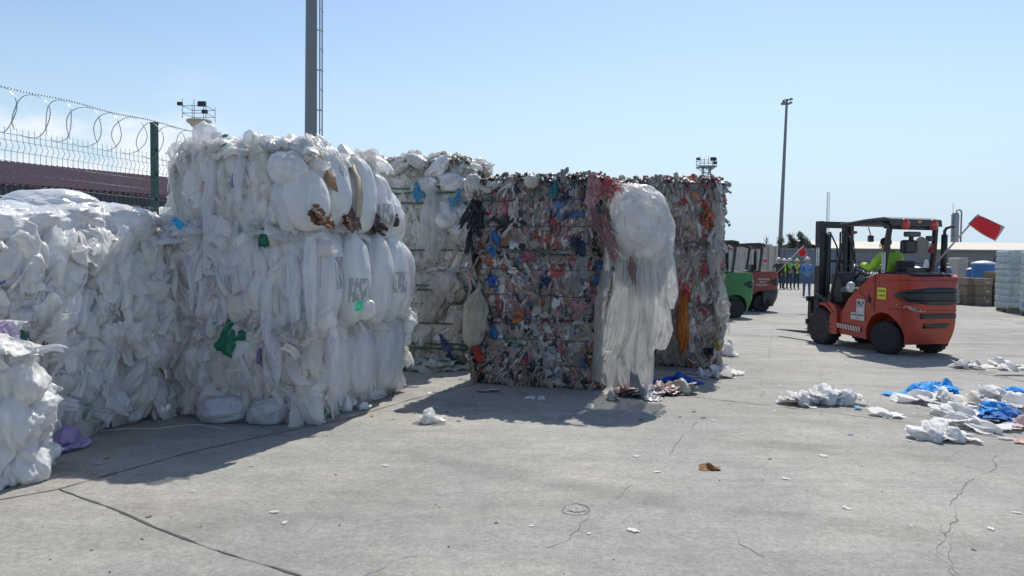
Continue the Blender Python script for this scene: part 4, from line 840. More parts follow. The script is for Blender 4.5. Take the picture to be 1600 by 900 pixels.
mb.build('razor_coil', Mrazor, fence); o = bb.build('barbs', Mrazor, fence); o['kind'] = 'stuff'
mb = MB()
for i in range(int(LEN / .045)): 
    s = i * .045; p = fp(s, 3.745 - .012 * math.sin(s * 4), .02); mb.box(p, (.018, .006, .016), Matrix.Rotation(i * 1.1, 3, 'Y'))
o = mb.build('barbed_line', Mrazor, fence); o['kind'] = 'stuff'

# ---------------------------------------------------------------- red roofed shed behind the fence
shed = empty('shed', (-18, 32, 0), 'long low shed with dark red corrugated roof beyond the fence', 'building')
E1 = atz(-260, 268, 4.0); E2 = atz(350, 315, 4.0); E2 = E1 + (E2 - E1) * 1.45; dv = (E2 - E1).normalized(); pv = Vector((-dv.y, dv.x, 0)); L_ = (E2 - E1).length
Mroof = simple('corrugated_roof', (.135, .034, .042), .42, .0, var=.15, scale=1.5, spec=.6); Mdk = simple('dark_trim', (.03, .035, .045), .5); Mwall = simple('shed_wall', (.28, .30, .32), .8)
mb = MB(); k = int(L_ / .25); W_ = 9.0; rise = 1.75
for i in range(k):
    s0 = i * .25
    prf = [(0, 0), (.07, 0), (.10, .07), (.15, .07), (.18, 0), (.25, 0)]
    for (a, ha), (b, hb) in zip(prf, prf[1:]):
        A = E1 + dv * (s0 + a) + EZ * ha; B = E1 + dv * (s0 + b) + EZ * hb
        mb.add([A, B, B + pv * W_ + EZ * rise, A + pv * W_ + EZ * rise], [(0, 1, 2, 3)])
rf = mb.build('roof', Mroof, shed)
mb = MB(); mb.add([E1 + pv * W_ + EZ * rise, E2 + pv * W_ + EZ * rise, E2 + pv * 2 * W_ - EZ * .05, E1 + pv * 2 * W_ - EZ * .05], [(0, 1, 2, 3)]); mb.build('roof', Mroof, shed)
rot = Matrix.Rotation(math.atan2(dv.y, dv.x), 3, 'Z'); mid = (E1 + E2) / 2
MB().box(mid - pv * .05 - EZ * .22, (L_, .14, .38), rot).build('gutter', Mdk, shed)
MB().box(mid + pv * W_ - EZ * 2.35, (L_ - .4, 2 * W_ - .6, 3.3), rot).build('wall', Mwall, shed)
mb = MB()
for i in range(9): mb.box(E1 + dv * (1 + i * (L_ - 2) / 8) - EZ * 2.2 - pv * .02, (.2, .2, 3.6), rot)
mb.build('column', Mdk, shed)

# ---------------------------------------------------------------- masts and towers
Mgrey = simple('mast_steel', (.20, .215, .23), .5, .4, var=.08, scale=.6)
def mast(name, label, base, top, r0, r1, ladder=False, head=True):
    t = empty(name, base, label, 'light mast'); b = Vector(base); tp = Vector(top)
    mb = MB(); mb.cyl(b, tp, r0, r1, 14, smooth=False); mb.build('pole', Mgrey, t)
    MB().cyl(b, b + EZ * .06, r0 * 2.2, r0 * 2.2, 16).build('base_plate', Mgrey, t)
    if ladder:
        mb = MB(); n = int((tp - b).length / .6); o1 = Vector((.30, -.03, 0)); o2 = Vector((.30, .30, 0))
        for o_ in (o1, o2): mb.cyl(b + o_ * 1.0, tp + o_ * .8, .022, n=6)
        for i in range(n): p = b.lerp(tp, i / n); mb.cyl(p + o1, p + o2, .012, n=5)
        for i in range(0, n, 2): p = b.lerp(tp, i / n); mb.cyl(p, p + (o1 + o2) / 2, .02, n=5)
        mb.build('ladder', Mgrey, t)
    if head:
        mb = MB(); s = head
        for z in (0, -.8 * s): mb.tube([tp + Vector((math.cos(q) * .6 * s, math.sin(q) * .6 * s, z)) for q in [i * .5236 for i in range(12)]], .04, 4, closed=True); 
        mb.build('ring', Mgrey, t)
        for i in range(7):
            a = i * .9; p = tp + Vector((math.cos(a) * .8 * s, math.sin(a) * .8 * s, rng.uniform(-.9, .25) * s))
            MB().box(p, (.5 * s, .3 * s, .38 * s), Matrix.Rotation(a, 3, 'Z') @ Matrix.Rotation(R(rng.uniform(-30, 30)), 3, 'Y')).build('floodlight', Mgrey, t)
    return t
b = atd(1217, 420, 90); b.z = 0; mast('light_mast', 'tall slender grey light mast rising behind the cream container', b, atd(1229.5, 156, 90), .27, .14, head=.62)
b = atd(484.5, 480, 24); b.z = 0; tpp = atd(487, -60, 24); tpp = b + (tpp - b) * 1.5; mast('light_mast', 'thick grey mast with side ladder rising out of frame behind the tower', b, tpp, .205, .15, ladder=True, head=.8)
def tower(name, label, px, y_plat, y_top, d, wpx, conc=False):
    c = atd(px, y_plat, d); k = d / F; w = wpx * k / 2; t = empty(name, (c.x, c.y, 0), label, 'tower')
    if conc:
        Mc = simple('concrete_tower', (.42, .38, .31), .85)
        mb = MB(); mb.cyl((c.x, c.y, 0), (c.x, c.y, c.z - w * .9), w * .26, n=10, smooth=False); mb.cyl((c.x, c.y, c.z - w * .9), (c.x, c.y, c.z - .25), w * .26, w * .95, 10, smooth=False); mb.build('shaft', Mc, t)
        MB().cyl((c.x, c.y, c.z - .25), c, w * 1.05, n=10, smooth=False).build('platform', Mc, t)
    else:
        mb = MB(); q = w * .42; n = int(c.z / (q * 1.6))
        for sx, sy in ((1, 1), (1, -1), (-1, -1), (-1, 1)): mb.cyl((c.x + sx * q, c.y + sy * q, 0), (c.x + sx * q, c.y + sy * q, c.z), .07, n=5)
        for i in range(n):
            z0, z1 = c.z * i / n, c.z * (i + 1) / n
            for (ax, ay), (bx, by) in (((1, 1), (1, -1)), ((1, -1), (-1, -1)), ((-1, -1), (-1, 1)), ((-1, 1), (1, 1))):
                mb.cyl((c.x + ax * q, c.y + ay * q, z0), (c.x + bx * q, c.y + by * q, z1), .045, n=4); mb.cyl((c.x + ax * q, c.y + ay * q, z1), (c.x + bx * q, c.y + by * q, z1), .045, n=4)
        for sx, sy in ((1, 1), (1, -1), (-1, -1), (-1, 1)): mb.cyl((c.x + sx * q, c.y + sy * q, c.z - w * .5), (c.x + sx * w, c.y + sy * w, c.z), .05, n=4)
        mb.build('lattice', Mgrey, t); MB().box(c, (2.1 * w, 2.1 * w, .18)).build('platform', Mgrey, t)
    h = (y_plat - y_top) * k; mb = MB()
    for sx in (-1, 0, 1):
        for sy in (-1, 1): mb.cyl((c.x + sx * w, c.y + sy * w, c.z), (c.x + sx * w, c.y + sy * w, c.z + h * (1.15 if sx < 1 else .95)), .035, n=5)
    for zf in (.3, .72):
        for sy in (-1, 1): mb.cyl((c.x - w, c.y + sy * w, c.z + h * zf), (c.x + w, c.y + sy * w, c.z + h * zf), .035, n=5)
        for sx in (-1, 1): mb.cyl((c.x + sx * w, c.y - w, c.z + h * zf), (c.x + sx * w, c.y + w, c.z + h * zf), .035, n=5)
    mb.build('railing', Mgrey, t)
    for (fx, fz, s_) in ((-1.25, .85, .5), (.62, .85, .8), (.85, .4, .55)):
        MB().box((c.x + fx * w, c.y - w * .9, c.z + h * fz), (w * .6 * s_ * 1.4, .3, w * .42 * s_ * 1.2), Matrix.Rotation(R(-12), 3, 'X')).build('floodlight', Mdk, t)
tower('watch_tower', 'pale concrete light tower with railed platform behind the razor wire', 311, 188, 162, 85, 36, True)
tower('lattice_tower', 'grey lattice light tower showing above the rear coloured bales', 1103.5, 261, 248, 110, 25)
lm = empty('lattice_mast', atd(1294, 420, 120) * 1, 'thin lattice radio mast above the forklift mast', 'mast'); b = atd(1294.5, 300, 120); lm.location = (b.x, b.y, 0)
mb = MB()
for sx, sy in ((-.2, 0), (.2, 0), (0, .3)): mb.cyl((b.x + sx, b.y + sy, 0), (b.x + sx, b.y + sy, b.z), .035, n=4)
for i in range(30):
    z0, z1 = b.z * i / 30, b.z * (i + 1) / 30; mb.cyl((b.x - .2, b.y, z0), (b.x + .2, b.y, z1), .025, n=4); mb.cyl((b.x + .2, b.y, z0), (b.x, b.y + .3, z1), .025, n=4)
mb.build('lattice', simple('pale_steel', (.45, .47, .5), .5), lm)

# ---------------------------------------------------------------- containers, warehouse, vessel
def container(label, cx, cy, L, w, h, rotz, mat, ribs='side', door=False, roofm=None):
    t = empty('shipping_container', (cx, cy, 0), label, 'container', 'containers along the far side of the yard', rotz)
    def corr(x0, y0, x1, y1):
        mb = MB(); d = Vector((x1 - x0, y1 - y0, 0)); ln = d.length; d.normalize(); nn = Vector((d.y, -d.x, 0)); k = int(ln / .28)
        for i in range(k):
            q = ln / k; prf = [(0, 0), (.25 * q, 0), (.4 * q, -.05), (.75 * q, -.05), (.9 * q, 0), (q, 0)]
            for (a, ha), (b, hb) in zip(prf, prf[1:]):
                A = Vector((x0, y0, .12)) + d * (i * q + a) + nn * ha; B = Vector((x0, y0, .12)) + d * (i * q + b) + nn * hb
                mb.add([A, B, B + EZ * (h - .24), A + EZ * (h - .24)], [(0, 1, 2, 3)])
        return mb
    a, b = L / 2, w / 2
    for (x0, y0, x1, y1) in ((-a, -b, a, -b), (a, b, -a, b), (-a, b, -a, -b)): corr(x0, y0, x1, y1).build('side_wall', mat, t, local=True)
    if door:
        for s_ in (-1, 1):
            dr = MB().box((a, s_ * b / 2, h / 2), (.06, b - .06, h - .26)).build('door', mat, t, local=True)
            mb = MB()
            for q in (.25, .75): mb.cyl((a + .06, s_ * b * q, .15), (a + .06, s_ * b * q, h - .15), .03, n=6)
            mb.build('lock_rod', Mgrey, dr, local=True)
    else: corr(a, -b, a, b).build('side_wall', mat, t, local=True)
    mb = MB()
    for sx in (-1, 1):
        for sy in (-1, 1): mb.box((sx * a, sy * b, h / 2), (.16, .16, h))
        for z in (.06, h - .06): mb.box((sx * a, 0, z), (.12, w, .12))
    for sy in (-1, 1):
        for z in (.06, h - .06): mb.box((0, sy * b, z), (L, .12, .12))
    mb.build('frame', mat, t, .01, local=True)
    MB().box((0, 0, h - .03), (L - .1, w - .1, .04)).build('roof', roofm or mat, t, local=True); return t
Mcream = simple('container_cream', (.50, .47, .40), .6, dirt=.3, scale=1.2); Mblue = simple('container_blue', (.16, .20, .25), .55, dirt=.4, scale=1.2)
p = atd(1195, 440, 57); container('cream shipping container standing left of the people', p.x - 2.1, 58.6, 6.1, 2.44, 2.75, 0, Mcream)
p = atd(1220, 440, 57.4)
container('grey blue shipping container behind the group of people', p.x + 2.1, 58.6, 4.2, 2.44, 2.55, 0, Mblue)
# ribbed pale container behind the parked forklifts
p = atd(1150, 440, 38); container('pale ribbed container seen through the parked forklifts', p.x - .7, 39.6, 5.0, 2.4, 2.45, 0, simple('container_pale', (.46, .43, .38), .6, dirt=.45, scale=1.5))
wh = empty('warehouse', (80, 150, 0), 'long low warehouse with pale roof behind the forklift', 'building')
a = atd(1296, 430, 130); b = atd(1750, 432, 130); x0, x1 = a.x, b.x
zt = lambda py: atd(1450, py, 130).z
Mww = simple('warehouse_wall', (.215, .225, .235), .8, var=.06, scale=.3); Mwr = simple('warehouse_roof', (.50, .47, .40), .7, var=.06, scale=.3)
MB().box(((x0 + x1) / 2, 145, zt(390) / 2), (x1 - x0, 30, zt(390))).build('wall', Mww, wh)
mb = MB(); mb.add([(x0, 129.6, zt(390)), (x1, 129.6, zt(390)), (x1, 146, zt(374)), (x0, 146, zt(374))], [(0, 1, 2, 3)]); mb.add([(x0, 146, zt(374)), (x1, 146, zt(374)), (x1, 161, zt(390)), (x0, 161, zt(390))], [(0, 1, 2, 3)]); mb.build('roof', Mwr, wh)
MB().box(((x0 + x1) / 2, 129.5, zt(390.5)), (x1 - x0, .35, .25)).build('eave', simple('eave', (.25, .24, .22), .7), wh)
Mwin = simple('window_dark', (.05, .06, .08), .25)
for i in range(4): w_ = atd(1563 + i * 13, 394, 129.8); MB().box((w_.x, 129.9, w_.z), (1.25, .16, .62)).build('window', Mwin, wh)
for i in range(2): w_ = atd(1561 + i * 17, 410, 129.8); MB().box((w_.x, 129.9, w_.z), (1.5, .2, 1.5)).build('door', simple('door_blue', (.06, .08, .13), .5), wh)
w_ = atd(1595, 411, 129.8); MB().box((w_.x + 1, 129.9, w_.z), (3.5, .2, 1.8)).build('door', simple('door_blue', (.06, .08, .13), .5), wh)
ve = atd(1491.5, 376, 190); k = 190 / F; vs_ = empty('process_column', (ve.x, ve.y, 0), 'grey industrial column with hooked pipe rising behind the warehouse', 'column')
zb = atd(1491, 331, 190).z; MB().lathe([(.0, 0), (5.6 * k, 0), (5.6 * k, zb - .8), (4.2 * k, zb - .2), (0, zb)], (ve.x, ve.y, 0), n=20).build('vessel', simple('vessel', (.30, .33, .36), .5, .2), vs_)
mb = MB(); pts = [(ve.x + 9.5 * k, ve.y, 0), (ve.x + 9.5 * k, ve.y, zb - .2)] + [(ve.x + (5.2 + 4.3 * math.cos(t)) * k, ve.y, zb - .2 + 4.5 * k * math.sin(t)) for t in (.4, .8, 1.2, 1.57, 2.0, 2.5)] + [(ve.x + 1 * k, ve.y, zb - .6)]
mb.tube(pts, 1.3 * k, 8); mb.build('pipe', simple('vessel', (0, 0, 0)), vs_)
mb = MB()
for z in (zb - 6, zb - 3.5, zb - 1): mb.box((ve.x - 6 * k, ve.y - 3 * k, z), (3.0 * k, 8 * k, .12)); 
mb.cyl((ve.x - 7.5 * k, ve.y - 6 * k, 0), (ve.x - 7.5 * k, ve.y - 6 * k, zb - .5), .08, n=5); mb.cyl((ve.x - 6 * k, ve.y - 6 * k, 0), (ve.x - 6 * k, ve.y - 6 * k, zb - .5), .08, n=5); mb.cyl((ve.x - 4 * k, ve.y, zb - .5), (ve.x - 4 * k, ve.y, zb + 2.2), .05, n=5)
mb.build('platform', Mgrey, vs_)
# blue picket fence and things before the warehouse
fb_ = empty('picket_fence', atd(1500, 430, 60), 'dark blue railing in front of the warehouse', 'fence'); fb_.location.z = 0; mb = MB()
a = atd(1340, 415, 60); b = atd(1640, 415, 60); n = 110
for i in range(n): x = a.x + (b.x - a.x) * i / n; mb.box((x, 60, .85), (.05, .04, 1.7))
for z in (.3, 1.55): mb.box(((a.x + b.x) / 2, 60.05, z), (b.x - a.x, .04, .07))
mb.build('railing', simple('railing_blue', (.05, .08, .15), .5), fb_)

# ---------------------------------------------------------------- cartons, tanks, bottle packs
Mbox = simple('carton', (.25, .185, .125), .8, var=.12, scale=3); Mbox2 = simple('carton_b', (.21, .155, .105), .8, var=.15, scale=3); Mtape = simple('tape', (.36, .30, .20), .4)
def carton(px0, px1, py0, py1, d, label, i):
    a = atd(px0, py1, d); b = atd(px1, py0, d); w = b.x - a.x; h = b.z - a.z; zb_ = max(a.z, 0.002); h = b.z - zb_
    t = empty('carton', ((a.x + b.x) / 2, d + .35, zb_), label, 'carton', 'brown cartons stacked behind the forklift', R(rng.uniform(-3, 3)))
    MB().box((0, 0, h / 2), (w * .985, .7, h * .985)).build('box', Mbox if i % 2 else Mbox2, t, .012, local=True)
    MB().box((0, 0, h * .99), (w * .9, .06, .006)).box((0, -.353, h * .86), (.06, .004, h * .25)).build('tape', Mtape, t, local=True)
    MB().box((w * .18, -.355, h * .45), (w * .28, .004, h * .22)).build('label', simple('carton_label', (.40, .34, .27), .6), t, local=True)
CT = [(1526, 1550, 463, 480.5, 29, 'lower middle carton of the second column from the bottle packs'), (1553, 1577, 464, 482, 29, 'bottom carton of the column touching the bottle packs'), (1508, 1524, 463, 480, 29.3, 'bottom carton of the column left of the middle one'), (1489, 1506, 462, 478, 29.6, 'low carton at the left end, nearest the forklift'),
      (1527, 1551, 447, 462.5, 29, 'middle carton with gap beside it, under the white lid tank'), (1554, 1577, 449, 463.5, 29, 'middle carton of the column touching the bottle packs'), (1509, 1524, 447, 462.5, 29.3, 'middle carton of the left tall column'),
      (1526, 1552, 435, 446.5, 29, 'flat top carton below the large blue tank'), (1554, 1576, 425, 448.5, 29, 'tall top carton of the column touching the bottle packs'), (1512, 1525, 434, 446.5, 29.3, 'small top carton of the left tall column')]
for i, c in enumerate(CT): carton(*c, i)
Mtank = simple('tank_blue', (.03, .14, .36), .4, var=.1); Mlid = simple('tank_white', (.66, .68, .70), .5, var=.1)
def tank(px, py0, py1, wpx, d, label, i):
    a = atd(px, py1, d); b = atd(px, py0, d); r = wpx * d / F / 2; t = empty('tank', (a.x, a.y, max(a.z, 0)), label, 'tank', 'blue tanks with pale covers in the far goods'); h = b.z - max(a.z, 0)
    # the tank stands on the ground or on a stillage
    prf = [(r * .94, 0)]
    for k in range(1, 10): prf += [(r * (.97 + .035 * (k % 2)), h * .92 * k / 10)]
    prf += [(r, h * .93), (0, h * .93)]; MB().lathe(prf, (0, 0, 0), n=22).build('shell', Mtank, t, local=True)
    MB().lathe([(r * 1.05, h * .90), (r * 1.06, h * .96), (r * .75, h * 1.03), (r * .2, h * 1.10), (0, h * 1.1)], (0, 0, 0), n=22).build('cover', Mlid, t, local=True)
    z = max(a.z, 0)
    if z > .15: MB().box((0, 0, -z / 2 - .01), (r * 2.2, r * 2.2, z * .9)).build('stillage', simple('stillage', (.16, .14, .12), .8), t, local=True)
for i, tt in enumerate(((1536, 410, 437, 33, 33, 'largest blue tank, with white conical cover'), (1516, 420, 437, 12, 34, 'small blue tank just left of the largest one'), (1563, 417, 434, 24, 35, 'blue tank just right of the largest one'), (1476, 417, 433, 18, 36, 'blue tank seen right of the exhaust pipe'), (1497, 450, 470, 14, 33, 'blue tank low behind the left carton'))): tank(*tt, i)
def wrapped(px0, px1, py0, py1, d, col, label, nm='wrapped_pallet'):
    a = atd(px0, py1, d); b = atd(px1, py0, d); t = empty(nm, ((a.x + b.x) / 2, d + .5, 0), label, 'pallet load', 'wrapped loads in the far goods')
    w = b.x - a.x; h = b.z; M_ = simple('load_%d' % int(px0), col, .5, var=.18, scale=2, bump=.4, bscale=6)
    me = MB().box((0, 0, h / 2 + .06), (w, .95, h - .12)).mesh('load', M_)
    o = link('load', me, t, local=True); b_ = o.modifiers.new('b', 'BEVEL'); b_.width = .05; b_.segments = 3
    MB().box((0, 0, .06), (w, 1.0, .11)).build('pallet', simple('pallet_wood', (.28, .20, .12), .9), t, local=True)
wrapped(1498, 1514, 403, 450, 37, (.36, .33, .31), 'tall pale brown wrapped load left of the tanks')
wrapped(1405, 1424, 409, 445, 36, (.40, .45, .50), 'pale blue grey wrapped load right behind the driver')
wrapped(1512, 1530, 408, 430, 41, (.10, .09, .09), 'dark wrapped load behind the largest tank')
for i, (px, py, wpx, lab) in enumerate(((1408, 428, 17, 'pale round covered tub directly behind the seat'), (1433, 427, 27, 'white domed bundle beyond the counterweight'), (1481, 424, 14, 'tan bundle beside the exhaust pipe'), (1447, 419, 10, 'small pale bundle beyond the flag pole'))):
    d = 34 + i; c = atd(px, py, d); r = wpx * d / F / 2; t = empty('covered_bundle', (c.x, c.y, 0), lab, 'bundle'); fbb = FB()
    V, Fc, C, U = bag_arrays((c.x, c.y, c.z * .62), r, r, c.z * .60 + .1, col=(.70, .70, .69) if i != 2 else (.38, .32, .25), seed=i + 700, wr=.12, knot=False, n=30, m=20); V[:, 2] = np.maximum(V[:, 2], 0.0); fbb.add(V, Fc, C, U); fbb.build('cover', M_bag, t)
pl = empty('plank_stack', atd(1485, 440, 34), 'stack of planks behind the counterweight', 'planks'); c = atd(1488, 437, 34); pl.location = (c.x, c.y, 0); mb = MB()
for i in range(5): mb.box((c.x, c.y, c.z - .04 - i * .07), (1.7, .5, .05))
for s_ in (-.7, .7): mb.box((c.x + s_, c.y, c.z / 2 - .2), (.1, .4, c.z - .4))
mb.build('planks', simple('plank', (.42, .30, .22), .8, var=.2), pl)
# shrink wrapped bottle packs
Mpack = film('bottle_wrap', .3, alpha=.92, rough=.22, bump=.5, grime=.2, stretch=(2, 2, 2), spec=.8)
def bottle_pallet(cx, cy, w, dp, h, rotz, label):
    t = empty('bottle_pallet', (cx, cy, 0), label, 'bottle pallet', 'pallets of shrink wrapped bottle packs', rotz); n = 9; lh = (h - .12) / n
    mb = MB()
    for i in range(5): mb.box((-w / 2 + .08 + i * (w - .16) / 4, 0, .11), (.1, dp, .02))
    for y in (-dp / 2 + .06, 0, dp / 2 - .06): mb.box((0, y, .055), (w, .1, .09))
    mb.build('pallet', simple('pallet_wood', (.28, .20, .12), .9), t, local=True)
    for l in range(n):
        fbb = FB(); z0 = .12 + l * lh; k = 4 if l % 2 else 3
        for f in range(4):
            L_, ang = (w, 0) if f % 2 == 0 else (dp, 0)
            u = np.linspace(-1, 1, 44); v = np.linspace(-1, 1, 9); U, V = np.meshgrid(u, v, indexing='ij'); U = U.ravel(); V = V.ravel()
            bul = .045 * (1 - np.abs(V) ** 3) + .03 * np.abs(np.sin((U + 1) * k * math.pi)) ** .5 * (1 - np.abs(V) ** 4) - .02 + .02 * pn(np.stack([U * 3, V, U * 0 + l + f * 3], 1), l)
            h_ = (dp if f % 2 == 0 else w) / 2; x = U * L_ / 2 * 1.02; y = -(h_ + bul); z = z0 + (V + 1) / 2 * lh
            cs, sn = [(1, 0), (0, 1), (-1, 0), (0, -1)][f]
            W_ = np.stack([x * cs - y * sn, x * sn + y * cs, z], 1); fbb.add(W_, gridfaces(44, 9), np.clip(np.array([.50, .60, .63])[None] * (1 + .35 * pn(np.stack([U * 9, V * 1.5, U * 0 + l * 7 + f], 1), 3) + .25 * (V > .5))[:, None], 0, .9))
        u, v = grid(6, 6); fbb.add(np.stack([u * w / 2, v * dp / 2, np.full_like(u, z0 + lh)], 1), gridfaces(6, 6), (.6, .68, .7))
        me = fbb.mesh('bottle_layer', Mpack); link('bottle_layer', me, t, local=True)
b = G(1585, 489); bottle_pallet(b.x + .32, b.y + .5, .75, 1.1, 2.05, R(-14), 'left stack of shrink wrapped bottle packs at the right edge')
b = G(1596, 494); bottle_pallet(b.x + .42, b.y - .25, .7, 1.1, 2.0, R(-14), 'foremost stack of shrink wrapped bottle packs, cut by the right edge')

# ---------------------------------------------------------------- trees
Mleaf = film('leaf', .3, rough=.6, bump=.0, grime=.5); Mbark = simple('bark', (.16, .13, .10), .9)
def tree(px, pyt, wpx, d, label, seed, thin=False):
    c = atd(px, 400, d); c.z = 0; ht = atd(px, pyt, d).z; w = wpx * d / F / 2; t = empty('tree', c, label, 'tree', 'trees beyond the containers'); r_ = np.random.default_rng(seed)
    mb = MB(); mb.tube([c, c + Vector((.1, 0, ht * .4)), c + Vector((-.05, 0, ht * .7)), c + Vector((.05, 0, ht * .95))], [.14, .11, .07, .02], 6); tips = []
    for i in range(16):
        z = ht * r_.uniform(.35, .9); a = r_.uniform(0, 6.28); ln = w * r_.uniform(.5, 1.0); q = c + EZ * z; e = q + Vector((math.cos(a) * ln, math.sin(a) * ln, ht * .12)); mb.tube([q, q.lerp(e, .5) + EZ * .05, e], [.04, .025, .01], 4); tips.append(e); tips.append(q.lerp(e, .6))
    mb.build('trunk', Mbark, t)
    if thin: return
    fbb = FB(); nq = 1500; V = []; C = []
    for _ in range(nq):
        e = tips[r_.integers(len(tips))]; s_ = r_.uniform(.04, .10); p = np.array(e) + r_.normal(0, .24, 3) * np.array([1, 1, 1.1]) * max(w * .8, .5); a = r_.normal(0, 1, 3); a /= np.linalg.norm(a); b2 = np.cross(a, r_.normal(0, 1, 3)); b2 /= np.linalg.norm(b2)
        V += [p - a * s_ * 1.6, p - b2 * s_ * .5, p + a * s_ * 1.6, p + b2 * s_ * .5]; g_ = r_.uniform(.6, 1.25); C += [[.17 * g_, .20 * g_, .15 * g_]] * 4
    fbb.add(np.array(V), np.arange(nq * 4).reshape(-1, 4), np.array(C)); fbb.build('crown', Mleaf, t)
tree(1221, 374, 13, 75, 'low grey green tree just right of the slender mast', 1); tree(1237, 364, 12, 76, 'tallest narrow tree beyond the containers', 2); tree(1252, 366, 15, 75, 'broad rounded tree beyond the containers', 3); tree(1263, 377, 9, 77, 'smallest tree at the right of the row', 4); tree(1197, 368, 14, 74, 'bare twiggy tree left of the slender mast', 5, True)
# ---------------------------------------------------------------- people
Mskin = simple('skin', (.42, .25, .17), .6, var=.05)
def skin_mesh(verts, edges, radii, name, lev=2):
    """one continuous tapered surface grown along a skeleton"""
    me = bpy.data.meshes.new(name); me.from_pydata([tuple(v) for v in verts], edges, []); o = bpy.data.objects.new(name, me); COL.objects.link(o)
    sk = o.modifiers.new('skin', 'SKIN'); sk.use_smooth_shade = True; me.skin_vertices.new() if not me.skin_vertices else None
    for i, r in enumerate(radii):
        r = r if isinstance(r, (tuple, list)) else (r, r); me.skin_vertices[0].data[i].radius = r
    me.skin_vertices[0].data[0].use_root = True
    ss = o.modifiers.new('ss', 'SUBSURF'); ss.levels = lev; ss.render_levels = lev; bpy.context.view_layer.update(); return baked(o)
def join(meshes, name, mats):
    bm = bmesh.new()
    for i, me in enumerate(meshes):
        k = len(bm.faces); bm.from_mesh(me); bm.faces.ensure_lookup_table()
        for f in bm.faces[k:]: f.material_index = i if len(mats) == len(meshes) else f.material_index; f.smooth = True
        bpy.data.meshes.remove(me)
    me = bpy.data.meshes.new(name); bm.to_mesh(me); bm.free()
    for m in mats: me.materials.append(m)
    return me
def hand_chains(w, f, palm_n, s=1.0, curl=.5):
    """palm, four unequal bent fingers and a thumb leaving the side of the palm; w wrist, f finger direction, palm_n palm normal"""
    w = Vector(w); f = Vector(f).normalized(); pnm = Vector(palm_n); pnm = (pnm - f * pnm.dot(f)).normalized(); sd_ = f.cross(pnm); out = []
    out.append(([w, w + f * .045 * s, w + f * .09 * s], [(0, 1), (1, 2)], [(.022 * s, .018 * s), (.036 * s, .016 * s), (.036 * s, .013 * s)]))
    for i, (o_, ln) in enumerate(((-.030, .065), (-.010, .078), (.010, .072), (.029, .056))):
        b = w + f * .075 * s + sd_ * o_ * s; d1 = (f + pnm * curl * .5).normalized(); d2 = (f + pnm * curl * 1.6).normalized(); d3 = (f * .5 + pnm * curl * 2.2).normalized()
        k = b + d1 * ln * .5 * s; k2 = k + d2 * ln * .35 * s; k3 = k2 + d3 * ln * .25 * s
        out.append(([b, k, k2, k3], [(0, 1), (1, 2), (2, 3)], [.009 * s, .0088 * s, .008 * s, .0065 * s]))
    b = w + f * .025 * s - sd_ * .022 * s; k = b + (f * .5 - sd_ * .8 + pnm * .3).normalized() * .035 * s; k2 = k + (f * .8 - sd_ * .3 + pnm * .5).normalized() * .028 * s
    out.append(([b, k, k2], [(0, 1), (1, 2)], [.012 * s, .010 * s, .008 * s])); return out
